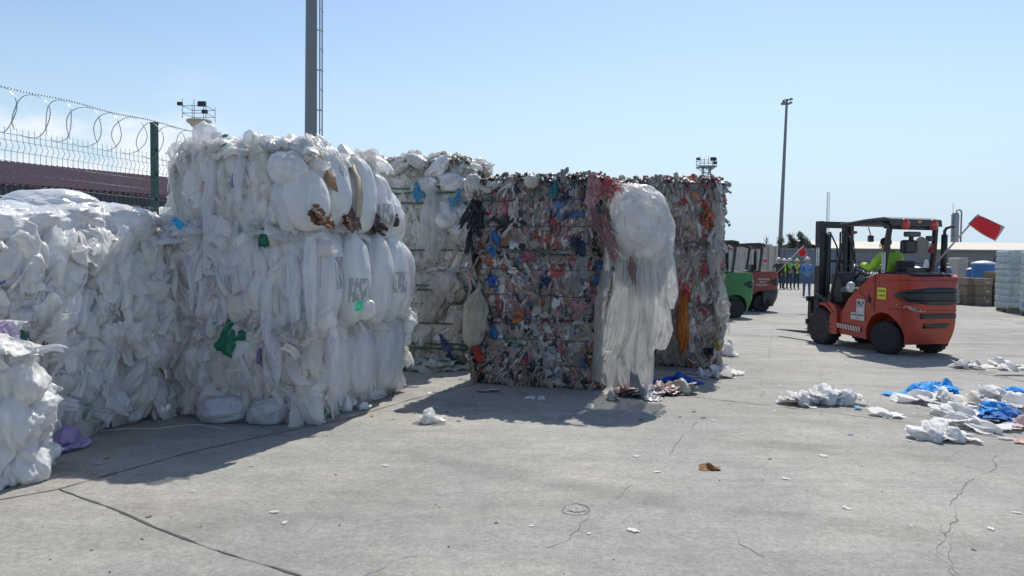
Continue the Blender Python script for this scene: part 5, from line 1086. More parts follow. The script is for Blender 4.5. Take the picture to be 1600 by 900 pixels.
def person(label, J, top_col, leg_col, vest_col=None, helmet=None, face=(0, -1, 0), group=None, hand_curl=.5, root=None, hands=None, bands=None, pad=.018):
    """J: joints in world space"""
    base = root or Vector(((J['footL'].x + J['footR'].x) / 2, (J['footL'].y + J['footR'].y) / 2, 0)); t = empty('person', base, label, 'person', group)
    n = ['pelvis', 'spine', 'chest', 'neck', 'head0', 'head1', 'shL', 'elL', 'wrL', 'shR', 'elR', 'wrR', 'hipL', 'kneeL', 'ankL', 'footL', 'hipR', 'kneeR', 'ankR', 'footR']
    idx = {k: i for i, k in enumerate(n)}; V = [J[k] for k in n]
    E = [('pelvis', 'spine'), ('spine', 'chest'), ('chest', 'neck'), ('neck', 'head0'), ('head0', 'head1'), ('chest', 'shL'), ('shL', 'elL'), ('elL', 'wrL'), ('chest', 'shR'), ('shR', 'elR'), ('elR', 'wrR'), ('pelvis', 'hipL'), ('hipL', 'kneeL'), ('kneeL', 'ankL'), ('ankL', 'footL'), ('pelvis', 'hipR'), ('hipR', 'kneeR'), ('kneeR', 'ankR'), ('ankR', 'footR')]
    Rr = dict(pelvis=(.16, .12), spine=(.15, .11), chest=(.17, .12), neck=.058, head0=(.075, .09), head1=(.078, .095), shL=.07, elL=.048, wrL=.032, shR=.07, elR=.048, wrR=.032, hipL=.095, kneeL=.065, ankL=.048, footL=.045, hipR=.095, kneeR=.065, ankR=.048, footR=.045)
    body = skin_mesh(V, [(idx[a], idx[b]) for a, b in E], [Rr[k] for k in n], 'body')
    Mt = simple('cloth_%02d%02d%02d' % tuple(int(99 * c) for c in top_col), top_col, .85, var=.25, scale=7, bump=1.0, bscale=14); Ml = simple('cloth_%02d%02d%02d' % tuple(int(99 * c) for c in leg_col), leg_col, .85, var=.2, scale=12, bump=.3); Msh = simple('shoe', (.03, .03, .03), .6)
    segs = [('pelvis', 'spine', 1), ('spine', 'chest', 1), ('shL', 'elL', 1), ('elL', 'wrL', 1), ('shR', 'elR', 1), ('elR', 'wrR', 1), ('chest', 'shL', 1), ('chest', 'shR', 1), ('neck', 'head0', 0), ('head0', 'head1', 0), ('hipL', 'kneeL', 2), ('kneeL', 'ankL', 2), ('hipR', 'kneeR', 2), ('kneeR', 'ankR', 2), ('pelvis', 'hipL', 2), ('pelvis', 'hipR', 2), ('ankL', 'footL', 3), ('ankR', 'footR', 3)]
    def near(c):
        best = None
        for a, b, m in segs:
            A, B = J[a], J[b]; d = B - A; tt = max(0, min(1, (c - A).dot(d) / d.length_squared)); q = (c - (A + d * tt)).length
            if best is None or q < best[0]: best = (q, m, a, b)
        return best
    fc = Vector(face).normalized(); hc = (J['head0'] + J['head1']) / 2
    parts = [body]
    sideh = fc.cross(EZ)
    nose = [hc + fc * .095 + EZ * .01, hc + fc * .118 - EZ * .02, hc + fc * .10 - EZ * .035]
    fm = [skin_mesh(nose, [(0, 1), (1, 2)], [.010, .014, .010], 'nose', 1)]
    for s_ in (-1, 1): e = hc + sideh * .088 * s_; fm.append(skin_mesh([e + EZ * .02, e + sideh * .012 * s_, e - EZ * .03], [(0, 1), (1, 2)], [.012, .016, .010], 'ear', 1))
    for side in ('L', 'R'):
        w, e = J['wr' + side], J['el' + side]; f = (w - e); pl_ = Vector(hands[side]) if hands else -fc * .3 + EZ * -.2 + (J['shR'] - J['shL']) * (.5 if side == 'L' else -.5)
        for (vv, ee, rr) in hand_chains(w - f.normalized() * .015, f, pl_, 1.0, hand_curl): fm.append(skin_mesh(vv, ee, rr, 'h', 1))
    bm = bmesh.new(); bm.from_mesh(body)
    for f in bm.faces:
        f.smooth = True; q = near(f.calc_center_median()); f.material_index = q[1]
    nb = len(bm.faces)
    for m in fm:
        bm.from_mesh(m); bpy.data.meshes.remove(m)
    bm.faces.ensure_lookup_table()
    for f in bm.faces[nb:]: f.material_index = 0; f.smooth = True
    me = bpy.data.meshes.new('body'); bm.to_mesh(me)
    for m in (Mskin, Mt, Ml, Msh): me.materials.append(m)
    link('body', me, t)
    # eyes and mouth
    mb = MB()
    for s_ in (-1, 1): mb.lathe([(0, -.006), (.011, 0), (0, .006)], hc + fc * .097 + sideh * .032 * s_ + EZ * .018, axis='y', n=8)
    mb.build('eyes', simple('eye', (.03, .02, .02), .3), t); MB().box(hc + fc * .096 - EZ * .055, (.045, .012, .009)).build('mouth', simple('lip', (.3, .12, .1), .5), t)
    if vest_col:
        b2 = bmesh.new(); b2.from_mesh(body); Mv = simple('vest_%02d%02d%02d' % tuple(int(99 * c) for c in vest_col), vest_col, .7, var=.22, scale=6, bump=1.0, bscale=13, emit=None)
        dele = []
        for f in b2.faces:
            q = near(f.calc_center_median()); keep = (q[2], q[3]) in (('pelvis', 'spine'), ('spine', 'chest'), ('chest', 'shL'), ('chest', 'shR')) or (bands and (q[2], q[3]) in bands)
            if not keep: dele.append(f)
        bmesh.ops.delete(b2, geom=dele, context='FACES'); b2.normal_update()
        for v in b2.verts: v.co += v.normal * pad
        for f in b2.faces: f.smooth = True
        m2 = bpy.data.meshes.new('vest'); b2.to_mesh(m2); b2.free(); m2.materials.append(Mv); o = link('hi_vis_vest', m2, t); so_ = o.modifiers.new('s', 'SOLIDIFY'); so_.thickness = .01
    bm.free(); bpy.data.meshes.remove(body)
    # hair, then helmet
    top = J['head1'] + EZ * .02
    if helmet:
        MB().lathe([(.118, -.015), (.122, .0), (.112, .05), (.08, .10), (.03, .125), (0, .13)], top, n=18).build('helmet', simple('helmet_%02d%02d%02d' % tuple(int(99 * c) for c in helmet), helmet, .35, var=.04), t)
        MB().lathe([(.124, -.02), (.145, -.012), (.124, 0)], top + fc * .02, n=18).build('helmet_brim', simple('helmet_%02d%02d%02d' % tuple(int(99 * c) for c in helmet), helmet, .35), t)
    else: MB().lathe([(.085, -.05), (.10, .0), (.085, .06), (.04, .085), (0, .09)], top - fc * .015, n=16).build('hair', simple('hair', (.02, .015, .012), .8), t)
    return t
def standing(px, py, ht, heading, label, top, leg, vest, helm, pose=0):
    b = G(px, py); k = ht / 1.75; a = R(heading); f = Vector((math.sin(a), -math.cos(a), 0)); s = Vector((f.y, -f.x, 0)) * -1   # f = facing, s = person's left
    P = lambda x, y, z: b + s * x * k + f * y * k + EZ * z * k
    J = dict(pelvis=P(0, 0, .93), spine=P(0, 0, 1.12), chest=P(0, .0, 1.34), neck=P(0, .01, 1.48), head0=P(0, .03, 1.57), head1=P(0, .03, 1.66), shL=P(.18, 0, 1.39), shR=P(-.18, 0, 1.39), hipL=P(.09, 0, .88), hipR=P(-.09, 0, .88),
             kneeL=P(.11, .03, .49), kneeR=P(-.11, .02, .49), ankL=P(.12, -.02, .09), ankR=P(-.12, -.02, .09), footL=P(.13, .13, .047), footR=P(-.13, .13, .047))
    if pose == 0: J.update(elL=P(.24, -.03, 1.12), elR=P(-.24, -.03, 1.12), wrL=P(.20, .12, .93), wrR=P(-.20, .12, .93))
    elif pose == 1: J.update(elL=P(.25, -.01, 1.13), elR=P(-.27, .03, 1.14), wrL=P(.03, .23, 1.17), wrR=P(-.05, .25, 1.12))
    elif pose == 2: J.update(elL=P(.25, -.02, 1.12), elR=P(-.30, .12, 1.22), wrL=P(.22, .1, .90), wrR=P(-.38, .35, 1.12))
    return person(label, J, top, leg, vest, helm, f, 'people standing before the containers')
YV = (.34, .62, .07)
standing(1216, 452, 1.78, -35, 'person in dark jacket and white helmet reaching out, leftmost of the group', (.04, .05, .05), (.03, .035, .05), None, (.75, .75, .73), 2)
standing(1223.5, 452, 1.72, 60, 'person in bright yellow vest half hidden behind the white helmeted figure', (.06, .07, .07), (.05, .06, .09), YV, (.75, .76, .76), 0)
standing(1232.5, 452, 1.74, 10, 'person in dark clothes with green vest and white helmet, second from the mast', (.04, .05, .06), (.04, .05, .08), (.20, .45, .08), (.75, .76, .76), 1)
standing(1244, 452, 1.70, 0, 'person in yellow green vest and yellow helmet between two others', (.03, .04, .05), (.03, .04, .07), (.33, .55, .08), (.70, .62, .12), 1)
standing(1260, 464, 1.76, -15, 'person in light blue jacket nearest the red forklift', (.10, .22, .45), (.08, .12, .20), (.12, .27, .55), (.62, .58, .50), 1)

# ---------------------------------------------------------------- forklifts
Mtyre = simple('tyre', (.028, .028, .030), .85, var=.25, scale=10, bump=.4, dirt=.25); Mblk = simple('black_steel', (.022, .025, .030), .45, .0, var=.3, scale=8, dirt=.12); Mseat = simple('seat_vinyl', (.015, .015, .017), .5)
Mglass = simple('dark_plastic', (.02, .022, .026), .3)
def wheel(parent, r, w, pos, rim_col, steer=0):
    t = bpy.data.objects.new('wheel', None); t.empty_display_size = .1; COL.objects.link(t); t.parent = parent; t.location = pos; t.rotation_euler = (0, 0, R(steer))
    h = w / 2; prf = [(r * .56, -h * .85), (r * .62, -h), (r * .86, -h), (r * .97, -h * .82), (r, -h * .6), (r, h * .6), (r * .97, h * .82), (r * .86, h), (r * .62, h), (r * .56, h * .85)]
    mb = MB(); mb.lathe(prf, (0, 0, 0), 'x', 36)
    for i in range(22):
        a = i * 2 * math.pi / 22
        for s_ in (-1, 1):
            rot = Matrix.Rotation(a + s_ * .07, 3, 'X'); mb.box(rot @ Vector((s_ * h * .52, 0, r * 1.0)), (h * .82, r * .12, r * .07), rot @ Matrix.Rotation(s_ * .5, 3, 'Z'))
            mb.box(rot @ Vector((s_ * h * .93, 0, r * .92)), (h * .2, r * .12, r * .1), rot)
    mb.build('tyre', Mtyre, t, local=True)
    mr = simple('rim_%02d%02d' % (int(rim_col[0] * 99), int(rim_col[2] * 99)), rim_col, .5, dirt=.3)
    MB().lathe([(r * .57, -h * .84), (r * .54, -h * .86), (r * .50, -h * .72), (r * .30, -h * .66), (r * .26, -h * .82), (.0, -h * .72)], (0, 0, 0), 'x', 28).lathe([(r * .57, h * .84), (r * .54, h * .86), (r * .50, h * .55), (.0, h * .5)], (0, 0, 0), 'x', 28).build('rim', mr, t, local=True)
    mb = MB()
    for i in range(6): a = i * 1.047; mb.cyl((-h * .5, math.cos(a) * r * .40, math.sin(a) * r * .40), (-h * .58, math.cos(a) * r * .40, math.sin(a) * r * .40), .014, n=6)
    mb.build('bolts', Mblk, t, local=True); return t
def forklift(O, rotz, label, body_col, lower_col=None, rim=(.42, .04, .04), steer=12, main=False, group=None, dirt=.5, nm=''):
    t = empty('forklift', O, label, 'forklift', group, rotz); Lc = dict(parent=t, local=True)
    Mb = simple('forklift_paint' + nm, body_col, .42, var=.10, scale=3, dirt=dirt, coat=.1, bump=.15, bscale=9)
    # body: side outline crossed with a plan outline, wheel arches cut out
    side = [(-.40, .20), (-.50, .40), (-.59, .62), (-.635, .88), (-.61, 1.20), (-.54, 1.36), (-.40, 1.405), (.18, 1.40), (.30, 1.36), (.62, 1.13), (.88, .92), (1.06, .66), (1.12, .585), (1.30, .575), (1.30, .27), (.42, .22), (.30, .20)]
    plan = [(-.56, 1.32)] + [(-.59, 0.4), (-.595, 0.0)] + [(-.595 + .36 * (1 - math.cos(a)), -.25 - .38 * math.sin(a)) for a in [i * math.pi / 2 / 8 for i in range(9)]]
    plan = plan + [(-x, y) for x, y in reversed(plan)]
    A = MB().prism(side, 'x', -.62, .62).mesh('body'); B = MB().prism(plan, 'z', 0, 2).mesh('plan'); bod = boolean(A, [B], 'INTERSECT')
    cut = [MB().cyl((-.8, 0.01, .34), (-.24, 0.01, .34), .385, n=36).mesh('c'), MB().cyl((.24, 0.01, .34), (.8, 0.01, .34), .385, n=36).mesh('c')]
    cut += [MB().box((s_ * .52, .0, .16), (.56, .62, .34)).mesh('c') for s_ in (-1, 1)] + [MB().prism([(.62, .62), (1.5, .62), (1.5, 2.0), (.2, 2.0), (.2, 1.43), (.36, 1.26), (.66, 1.02)], 'x', -.40, .40).mesh('c')]
    bod = boolean(bod, cut); bod.materials.clear(); bod.materials.append(Mb)
    for v in bod.vertices:
        if v.co.y < -.15 and v.co.z < .7: v.co.x *= 1 - .20 * (.7 - v.co.z) / .5
    bo = link('body', bod, **{'parent': t, 'local': True}); bv = bo.modifiers.new('b', 'BEVEL'); bv.width = .028; bv.segments = 3; bv.limit_method = 'ANGLE'; bv.angle_limit = R(40)
    for f in bod.polygons: f.use_smooth = True
    try:
        wn = bo.modifiers.new('w', 'WEIGHTED_NORMAL'); wn.keep_sharp = True
    except Exception: pass
    # rear outline helper
    def rp_(a, z, off):    # a: -1..1 along the rear curve, left to right
        q = plan[2:-2]; P = [Vector((x, y)) for x, y in q]; d = [0]
        for i in range(1, len(P)): d.append(d[-1] + (P[i] - P[i - 1]).length)
        s_ = (a + 1) / 2 * d[-1]; i = max(j for j in range(len(d)) if d[j] <= s_ + 1e-9); i = min(i, len(P) - 2); f = (s_ - d[i]) / (d[i + 1] - d[i]); p = P[i].lerp(P[i + 1], f); tg = (P[i + 1] - P[i]).normalized(); nn = Vector((tg.y, -tg.x)) * -1
        if nn.dot(p - Vector((0, 0))) < 0: nn = -nn
        zs = [(x[1], x[0]) for x in side[:7]]; ry = np.interp(z, [k[0] for k in zs], [k[1] for k in zs])
        p = p + nn * off
        if z < .7 and p.y < -.15: p.x *= 1 - .20 * (.7 - z) / .5
        y = max(p.y, ry - off) if p.y < -.3 else p.y
        return Vector((p.x, y, z))
    def patch(name, a0, a1, zl, zh, off, mat, n=28, th=.012):
        mb = MB(); vs = []
        for i in range(n + 1):
            u = i / n; a = a0 + (a1 - a0) * u; vs += [rp_(a, zl(u), off), rp_(a, (zl(u) + zh(u)) / 2, off), rp_(a, zh(u), off)]
        mb.add(vs, [(3 * i + k, 3 * i + 3 + k, 3 * i + 4 + k, 3 * i + 1 + k) for i in range(n) for k in (0, 1)], True); o = mb.build(name, mat, t, local=True); m = o.modifiers.new('s', 'SOLIDIFY'); m.thickness = th; m.offset = 0; return o
    lens = lambda u: max(0, 1 - abs(2 * u - 1) ** 2.2)
    gr = patch('grille', -.80, .80, lambda u: 1.04 - .155 * lens(u), lambda u: 1.04 + .145 * lens(u) + .001, .006, Mglass)
    mb = MB()
    for j, z in enumerate((.935, .995, 1.055, 1.115)):
        lim = .66 - .05 * abs(j - 1.5); pts = [rp_(-lim + 2 * lim * i / 24, z + .012 * lens(i / 24), .022) for i in range(25)]; mb.tube(pts, .011, 6)
    mb.build('slats', simple('grille_slat', (.045, .05, .058), .35), gr, local=True)
    patch('vent', -.36, .36, lambda u: .66, lambda u: .745, .004, Mglass, 12); patch('vent', -.27, .27, lambda u: .49, lambda u: .57, .004, Mglass if main else Mblk, 12)
    if lower_col: 
        Ml = simple('counterweight' + nm, lower_col, .6, dirt=.3)
        patch('lower_counterweight', -.99, .99, lambda u: .19, lambda u: .74, .012, Ml, 30, .03)
    if main:
        r_ = np.random.default_rng(8); Mscr = simple('bare_metal', (.36, .33, .30), .6, var=.5, scale=20); mb = MB()
        for i in range(34):
            a = r_.normal(-.52, .09); z = .83 - (a + .52) * .25 + r_.normal(0, .02); da = r_.uniform(.01, .05); dz = r_.uniform(.004, .016)
            mb.add([rp_(a, z, .003), rp_(a + da, z - dz * .6, .003), rp_(a + da * 1.2, z + dz, .003), rp_(a + da * .2, z + dz * 1.3, .003)], [(0, 1, 2, 3)])
        o = mb.build('scratches', Mscr, t, local=True); o['kind'] = 'stuff'
        mb = MB()    # open seams between the body panels
        for y0, z0, y1, z1 in ((.20, 1.38, .20, .74), (.20, .80, .62, 1.10)): mb.tube([(-.597, y0, z0), (-.597, y1, z1)], .004, 4)
        mb.tube([rp_(-.95 + 1.9 * i / 30, .80, .001) for i in range(31)], .004, 4); mb.tube([rp_(-.95 + 1.9 * i / 30, 1.30, .001) for i in range(31)], .004, 4)
        mb.build('panel_seam', Mblk, t, local=True)
    # hood, deck, seat
    MB().prism([(-.50, 1.405), (-.35, 1.44), (.15, 1.44), (.26, 1.41), (.26, 1.39), (-.5, 1.39)], 'x', -.42, .42).build('hood', simple('hood_dark', (.05, .045, .045), .5), t, .02, local=True)
    MB().box((0, 1.32, .50), (1.06, .62, .06)).box((0, 1.60, .72), (.86, .05, .50)).box((0, 1.2, .40), (1.0, .5, .16)).build('floor_plate', Mblk, t, .01, local=True)
    MB().prism([(.20, 1.12), (.66, 1.08), (.72, 1.12), (.70, 1.20), (.25, 1.22)], 'x', -.24, .24).build('seat_cushion', Mseat, t, .03, local=True)
    MB().prism([(.14, 1.18), (.27, 1.20), (.18, 1.64), (.08, 1.64)], 'x', -.19, .19).build('backrest', Mseat, t, .04, local=True)
    # dashboard and steering
    MB().prism([(1.28, .8), (1.62, .8), (1.62, 1.36), (1.48, 1.42), (1.30, 1.22)], 'x', -.36, .36).build('dashboard', Mblk, t, .03, local=True)
    MB().tube([(0, 1.42, 1.25), (0, 1.20, 1.44)], .022, 8).build('steering_column', Mblk, t, local=True)
    rt = Matrix.Rotation(R(38), 3, 'X'); mb = MB(); mb.tube([Vector((0, 1.17, 1.46)) + rt @ Vector((math.cos(a) * .17, math.sin(a) * .17, 0)) for a in [i * 6.2832 / 28 for i in range(28)]], .015, 8, closed=True)
    for a in (0, 2.1, 4.2): mb.tube([Vector((0, 1.17, 1.46)), Vector((0, 1.17, 1.46)) + rt @ Vector((math.cos(a) * .17, math.sin(a) * .17, 0))], .012, 6)
    mb.build('steering_wheel', Mglass, t, local=True)
    for i, x in enumerate((.22, .28, .34)):
        MB().tube([(x, 1.36, 1.26), (x, 1.30, 1.50)], .009, 6).lathe([(0, 0), (.02, .01), (.02, .04), (0, .05)], (x, 1.30, 1.49), n=8).build('lever', Mglass, t, local=True)
    # overhead guard
    H = 2.33
    for s_ in (-1, 1):
        MB().tube([(s_ * .53, .10, 1.36), (s_ * .52, .04, 1.80), (s_ * .50, .0, H - .10)], .052, 4, smooth=False).build('rear_pillar', Mblk, t, .01, local=True)
        MB().tube([(s_ * .53, 1.44, .62), (s_ * .52, 1.40, 1.0), (s_ * .48, 1.08, H - .06)], .034, 4, smooth=False).build('front_pillar', Mblk, t, .01, local=True)
        MB().tube([(s_ * .50, -.02, H - .1), (s_ * .50, .2, H - .03), (s_ * .49, .6, H - .02), (s_ * .48, 1.18, H - .05)], .04, 4, smooth=False).build('roof_rail', Mblk, t, .01, local=True)
    mb = MB()
    for i in range(7): y = .12 + i * .16; mb.box((0, y, H - .02), (.98, .05, .035))
    mb.build('roof_bars', Mblk, t, .005, local=True)
    MB().tube([(-.5, -.02, H - .12), (.5, -.02, H - .12)], .045, 4, smooth=False).build('rear_rail', Mblk, t, .01, local=True)
    MB().prism([(-.12, H - .10), (-.10, H + .03), (.10, H + .07), (.55, H + .05), (1.22, H - .01), (1.24, H - .05), (.5, H + .01), (.0, H + .0)], 'x', -.54, .54).build('canopy', simple('canopy', (.055, .06, .065), .6, dirt=.2), t, .015, local=True)
    # wheels and fenders
    wheel(t, .35, .25, (-.49, 1.60, .35), rim); wheel(t, .35, .25, (.49, 1.60, .35), (rim)); wheel(t, .285, .20, (-.47, 0, .285), (.04, .04, .04), steer); wheel(t, .285, .20, (.47, 0, .285), (.04, .04, .04), steer)
    MB().box((0, 0, .33), (.80, .16, .16)).box((0, 1.6, .36), (.8, .18, .2)).box((0, .8, .34), (.7, 1.5, .12)).build('axle', Mblk, t, .02, local=True)
    for s_ in (-1, 1):
        o_ = MB(); outer = [(1.60 + .45 * math.cos(a), .37 + .45 * math.sin(a)) for a in [R(d) for d in range(88, 176, 8)]]; inner = [(1.60 + .40 * math.cos(a), .37 + .40 * math.sin(a)) for a in [R(d) for d in range(88, 176, 8)]]
        poly = outer + [(1.14, .25)] + inner[::-1]
        for (a0, b0), (a1, b1) in zip(zip(outer, inner), list(zip(outer, inner))[1:]): o_.prism([a0, a1, b1, b0], 'x', min(s_ * .34, s_ * .615), max(s_ * .34, s_ * .615))
        o_.box((s_ * .60, 1.22, .42), (.035, .20, .36)); o_.build('fender', Mb, t, local=True)
        MB().prism([(1.30, .27), (1.12, .27), (1.12, .60), (1.20, .78), (1.42, .86), (1.40, .80), (1.24, .66)], 'x', min(s_ * .55, s_ * .61), max(s_ * .55, s_ * .61)).build('step_panel', Mb, t, .01, local=True)
    # mast
    for s_ in (-1, 1):
        mb = MB(); mb.box((s_ * .36, 1.98, 1.29), (.09, .15, 2.24)); mb.build('mast_channel', Mblk, t, .008, local=True)
        MB().box((s_ * .265, 2.0, 1.27), (.07, .12, 2.26)).build('inner_channel', Mblk, t, .008, local=True)
        MB().cyl((s_ * .20, 1.93, .3), (s_ * .20, 1.93, 2.15), .035, n=12).build('lift_cylinder', simple('cylinder_steel', (.06, .065, .07), .35, .4), t, local=True)
        MB().cyl((s_ * .44, 1.40, .70), (s_ * .42, 1.93, .98), .035, n=10).build('tilt_cylinder', Mblk, t, local=True)
    for z, hh in ((.30, .14), (.85, .08), (1.62, .07), (2.34, .13)): MB().box((0, 1.97, z), (.80, .07, hh)).build('mast_crossbar', Mblk, t, .008, local=True)
    mb = MB()
    for x in (-.12, .12): mb.box((x, 1.96, 1.3), (.03, .02, 1.8))
    mb.build('lift_chain', Mtyre, t, local=True)
    mb = MB(); mb.tube([(-.30, 1.90, 2.15), (-.34, 1.70, 2.18), (-.30, 1.55, 1.9), (-.25, 1.5, 1.4)], .016, 6); mb.tube([(.1, 1.9, 2.2), (.05, 1.65, 2.15), (.10, 1.5, 1.6), (.1, 1.5, 1.3)], .016, 6); mb.tube([(-.40, 1.3, 1.35), (-.30, 1.05, 1.70), (-.28, 1.12, 2.0), (-.3, 1.22, 2.1)], .011, 6); mb.build('hydraulic_hose', Mtyre, t, local=True)
    ca = MB(); ca.box((0, 2.13, .40), (1.02, .06, .11)); ca.box((0, 2.13, .86), (1.02, .06, .10))
    for x in (-.40, 0, .40): ca.box((x, 2.12, .63), (.07, .05, .46))
    ca.build('fork_carriage', Mblk, t, .006, local=True)
    for s_ in (-1, 1):
        MB().prism([(2.165, .16), (2.165, .86), (2.205, .86), (2.215, .20), (3.24, .145), (3.24, .135), (2.18, .14)], 'x', s_ * .36 - .06, s_ * .36 + .06).build('fork', Mblk, t, .004, local=True)
    # exhaust, rear lamps
    ex = MB(); ex.cyl((.50, -.20, 1.38), (.50, -.20, 2.10), .055, .052, 14); ex.build('exhaust', Mblk, t, local=True)
    MB().tube([(.50, -.20, 2.05), (.50, -.20, 2.16), (.52, -.215, 2.21), (.58, -.24, 2.235), (.64, -.26, 2.24)], .026, 8).build('exhaust_tip', Mblk, t, local=True)
    return t, Lc, Mb
Mred = simple('lamp_red', (.50, .03, .02), .2, var=.05, coat=.5); Mor = simple('lamp_orange', (.75, .20, .01), .25, var=.05, coat=.5); Mwht = simple('sticker_white', (.55, .56, .55), .6, var=.12, scale=9); Mink = simple('ink', (.02, .02, .03), .6); Myel = simple('sticker_yellow', (.70, .66, .06), .5, var=.08)
cl_ = G(1383, 553); hd = R(17); hxv = Vector((math.cos(hd), math.sin(hd), 0)); hyv = Vector((-math.sin(hd), math.cos(hd), 0)); FO = cl_ + hxv * .52
t, Lc, Mb = forklift(FO, hd, 'orange red forklift in the foreground driven by a person in yellow', (.40, .044, .022), steer=14, main=True)
def boxl(name, c, s, mat, bev=.006, par=None): return MB().box(c, s).build(name, mat, par or t, bev, local=True)
for x, nm in ((-.26, 'tail_lamp'), (.36, 'tail_lamp')):
    o = MB().lathe([(0, -.05), (.075, -.045), (.085, 0), (.075, .03), (.03, .045), (0, .045)], (x, -.09, 2.27), 'y', 22).build('tail_lamp', Mred, t, local=True)
    MB().lathe([(.086, -.03), (.098, -.02), (.098, .03), (.086, .03)], (x, -.09, 2.27), 'y', 22).build('lamp_ring', simple('lamp_ring', (.25, .06, .05), .4), o, local=True)
boxl('beacon', (.04, -.07, 2.29), (.10, .08, .11), Mor, .02); boxl('lamp_bracket', (.06, -.03, 2.24), (.74, .04, .08), Mblk)
MB().lathe([(0, -.03), (.05, 0), (.03, .03), (0, .03)], (-.36, 1.0, 2.15), 'z', 12).build('beacon', Mred, t, local=True)
boxl('monitor', (-.06, .02, 1.88), (.27, .16, .24), Mglass, .04); boxl('monitor_stalk', (-.03, 0, 2.03), (.07, .05, .14), Mblk); boxl('sensor_box', (-.03, -.02, 2.10), (.26, .14, .09), simple('grey_plastic', (.07, .08, .09), .4), .015)
boxl('mirror', (-.34, .62, 2.03), (.12, .05, .12), simple('grey_plastic', (0, 0, 0)), .02); MB().tube([(-.34, .62, 2.08), (-.36, .66, 2.24)], .010, 6).build('mirror_arm', Mblk, t, local=True)
hn = MB().lathe([(.035, 0), (.045, .02), (.14, .16), (.155, .17), (.15, .175), (.03, .03)], (0, 0, 0), 'x', 24).build('horn', simple('horn_white', (.50, .49, .46), .5), t, local=True); hn.location = (.36, -.02, 1.93); hn.rotation_euler = (R(0), R(8), R(180))
boxl('horn_bracket', (.39, -.02, 1.86), (.07, .07, .16), simple('horn_red', (.35, .03, .03), .5)); boxl('horn_bracket', (.37, -.0, 2.03), (.09, .08, .10), simple('grey_plastic', (0, 0, 0)))
boxl('battery_box', (-.10, -.14, 1.47), (.50, .24, .09), Mglass, .02)
inv = Matrix.LocRotScale(t.location, t.rotation_euler, t.scale).inverted()
# flag on its pole
tipw = atd(1529.5, 335, 12.55); basew = inv.inverted() @ Vector((.10, -.22, 1.40)); fpo = MB().cyl(inv @ basew, inv @ tipw, .017, .014, 8).build('flag_pole', simple('pole_wood', (.42, .39, .36), .7, var=.15), t, local=True)
MB().cyl(inv @ basew, inv @ basew.lerp(tipw, .17), .021, .021, 8).build('pole_sleeve', simple('pole_sleeve', (.09, .03, .03), .6), fpo, local=True)
def flagmesh(c4, name, mat, par, scale=1.0, off=0.0):
    a, b, c, d = c4; vs = []; n, m = 16, 10; ctr = (a + b + c + d) / 4
    for i in range(n):
        for j in range(m):
            u, v = i / (n - 1), j / (m - 1); p = a.lerp(b, v).lerp(d.lerp(c, v), u); p = ctr + (p - ctr) * scale; p = p + Vector((0, .035 * math.sin(u * 5 + v * 1.2) + off, .008 * math.sin(u * 7))); vs.append(inv @ p)
    mb = MB(); mb.add(vs, [(i * m + j, (i + 1) * m + j, (i + 1) * m + j + 1, i * m + j + 1) for i in range(n - 1) for j in range(m - 1)], True); o = mb.build(name, mat, par, local=True); s_ = o.modifiers.new('s', 'SOLIDIFY'); s_.thickness = .003; s_.offset = 0; return o
q4 = [atd(1512.5, 350, 12.55), atd(1528.5, 335, 12.55), atd(1570, 355, 12.5), atd(1553, 377.5, 12.5)]
Mflag = simple('flag_red', (.72, .022, .03), .7, var=.05); flagmesh(q4, 'flag_border', simple('flag_border', (.40, .36, .38), .7), fpo); flagmesh(q4, 'flag', Mflag, fpo, .90, -.006)
# writing: plates on the left side, reading from front to rear
LX = Matrix(((0, 0, -1, 0), (-1, 0, 0, 0), (0, 1, 0, 0), (0, 0, 0, 1)))     # text x -> -Y, text y -> +Z, facing -X
def plate(name, y, z, w, h, mat, x=-.598, tilt=0, par=None):
    m = Matrix.Translation((x, y, z)) @ LX @ Matrix.Rotation(R(tilt), 4, 'Z'); o = MB().box((0, 0, 0), (w, h, .004)).build(name, mat, par or t, local=True); o.matrix_basis = m; return o, m
def lettering(pl_, txts):
    for body, size, dx, dy, sx in txts: text('lettering', body, size, Mink, Matrix.Translation((dx, dy, .003)), pl_, .0008, sx)
p1, _ = plate('name_plate', .535, .80, .20, .26, Mwht, tilt=-2); lettering(p1, [('M.I.P', .115, 0, .055, .72), ('MERSIN INTERNATIONAL PORT', .014, 0, -.005, .8)])
p2, _ = plate('capacity_plate', .60, .615, .34, .13, Mwht, x=-.603, tilt=-2); lettering(p2, [('KALDIRMA KAPASİTESİ', .040, 0, .025, .74), ('3 TON', .036, 0, -.035, .9)])
p3, _ = plate('warning_plate', .03, 1.06, .20, .20, Myel, x=-.603, tilt=-1); lettering(p3, [('EMNİYETSİZ', .040, 0, .04, .72), ('ÇALIŞMA', .044, 0, -.04, .75)])
pv_ = boxl('fleet_number_plate', (-.575, .04, 1.60), (.006, .085, .36), Mwht, .001)
for i, ch in enumerate('FL218'): text('lettering', ch, .066, Mink, Matrix.Translation((-.5795, .04, 1.745 - i * .072)) @ LX, pv_, .0008, .9)
boxl('small_label', (-.575, .05, 1.37), (.006, .03, .07), Mwht, .001)
pv2 = boxl('fleet_number_plate', (-.409, 1.96, 1.70), (.006, .10, .36), Mwht, .001)
for i, ch in enumerate('FL218'): text('lettering', ch, .066, Mink, Matrix.Translation((-.4135, 1.96, 1.845 - i * .072)) @ LX, pv2, .0008, .9)
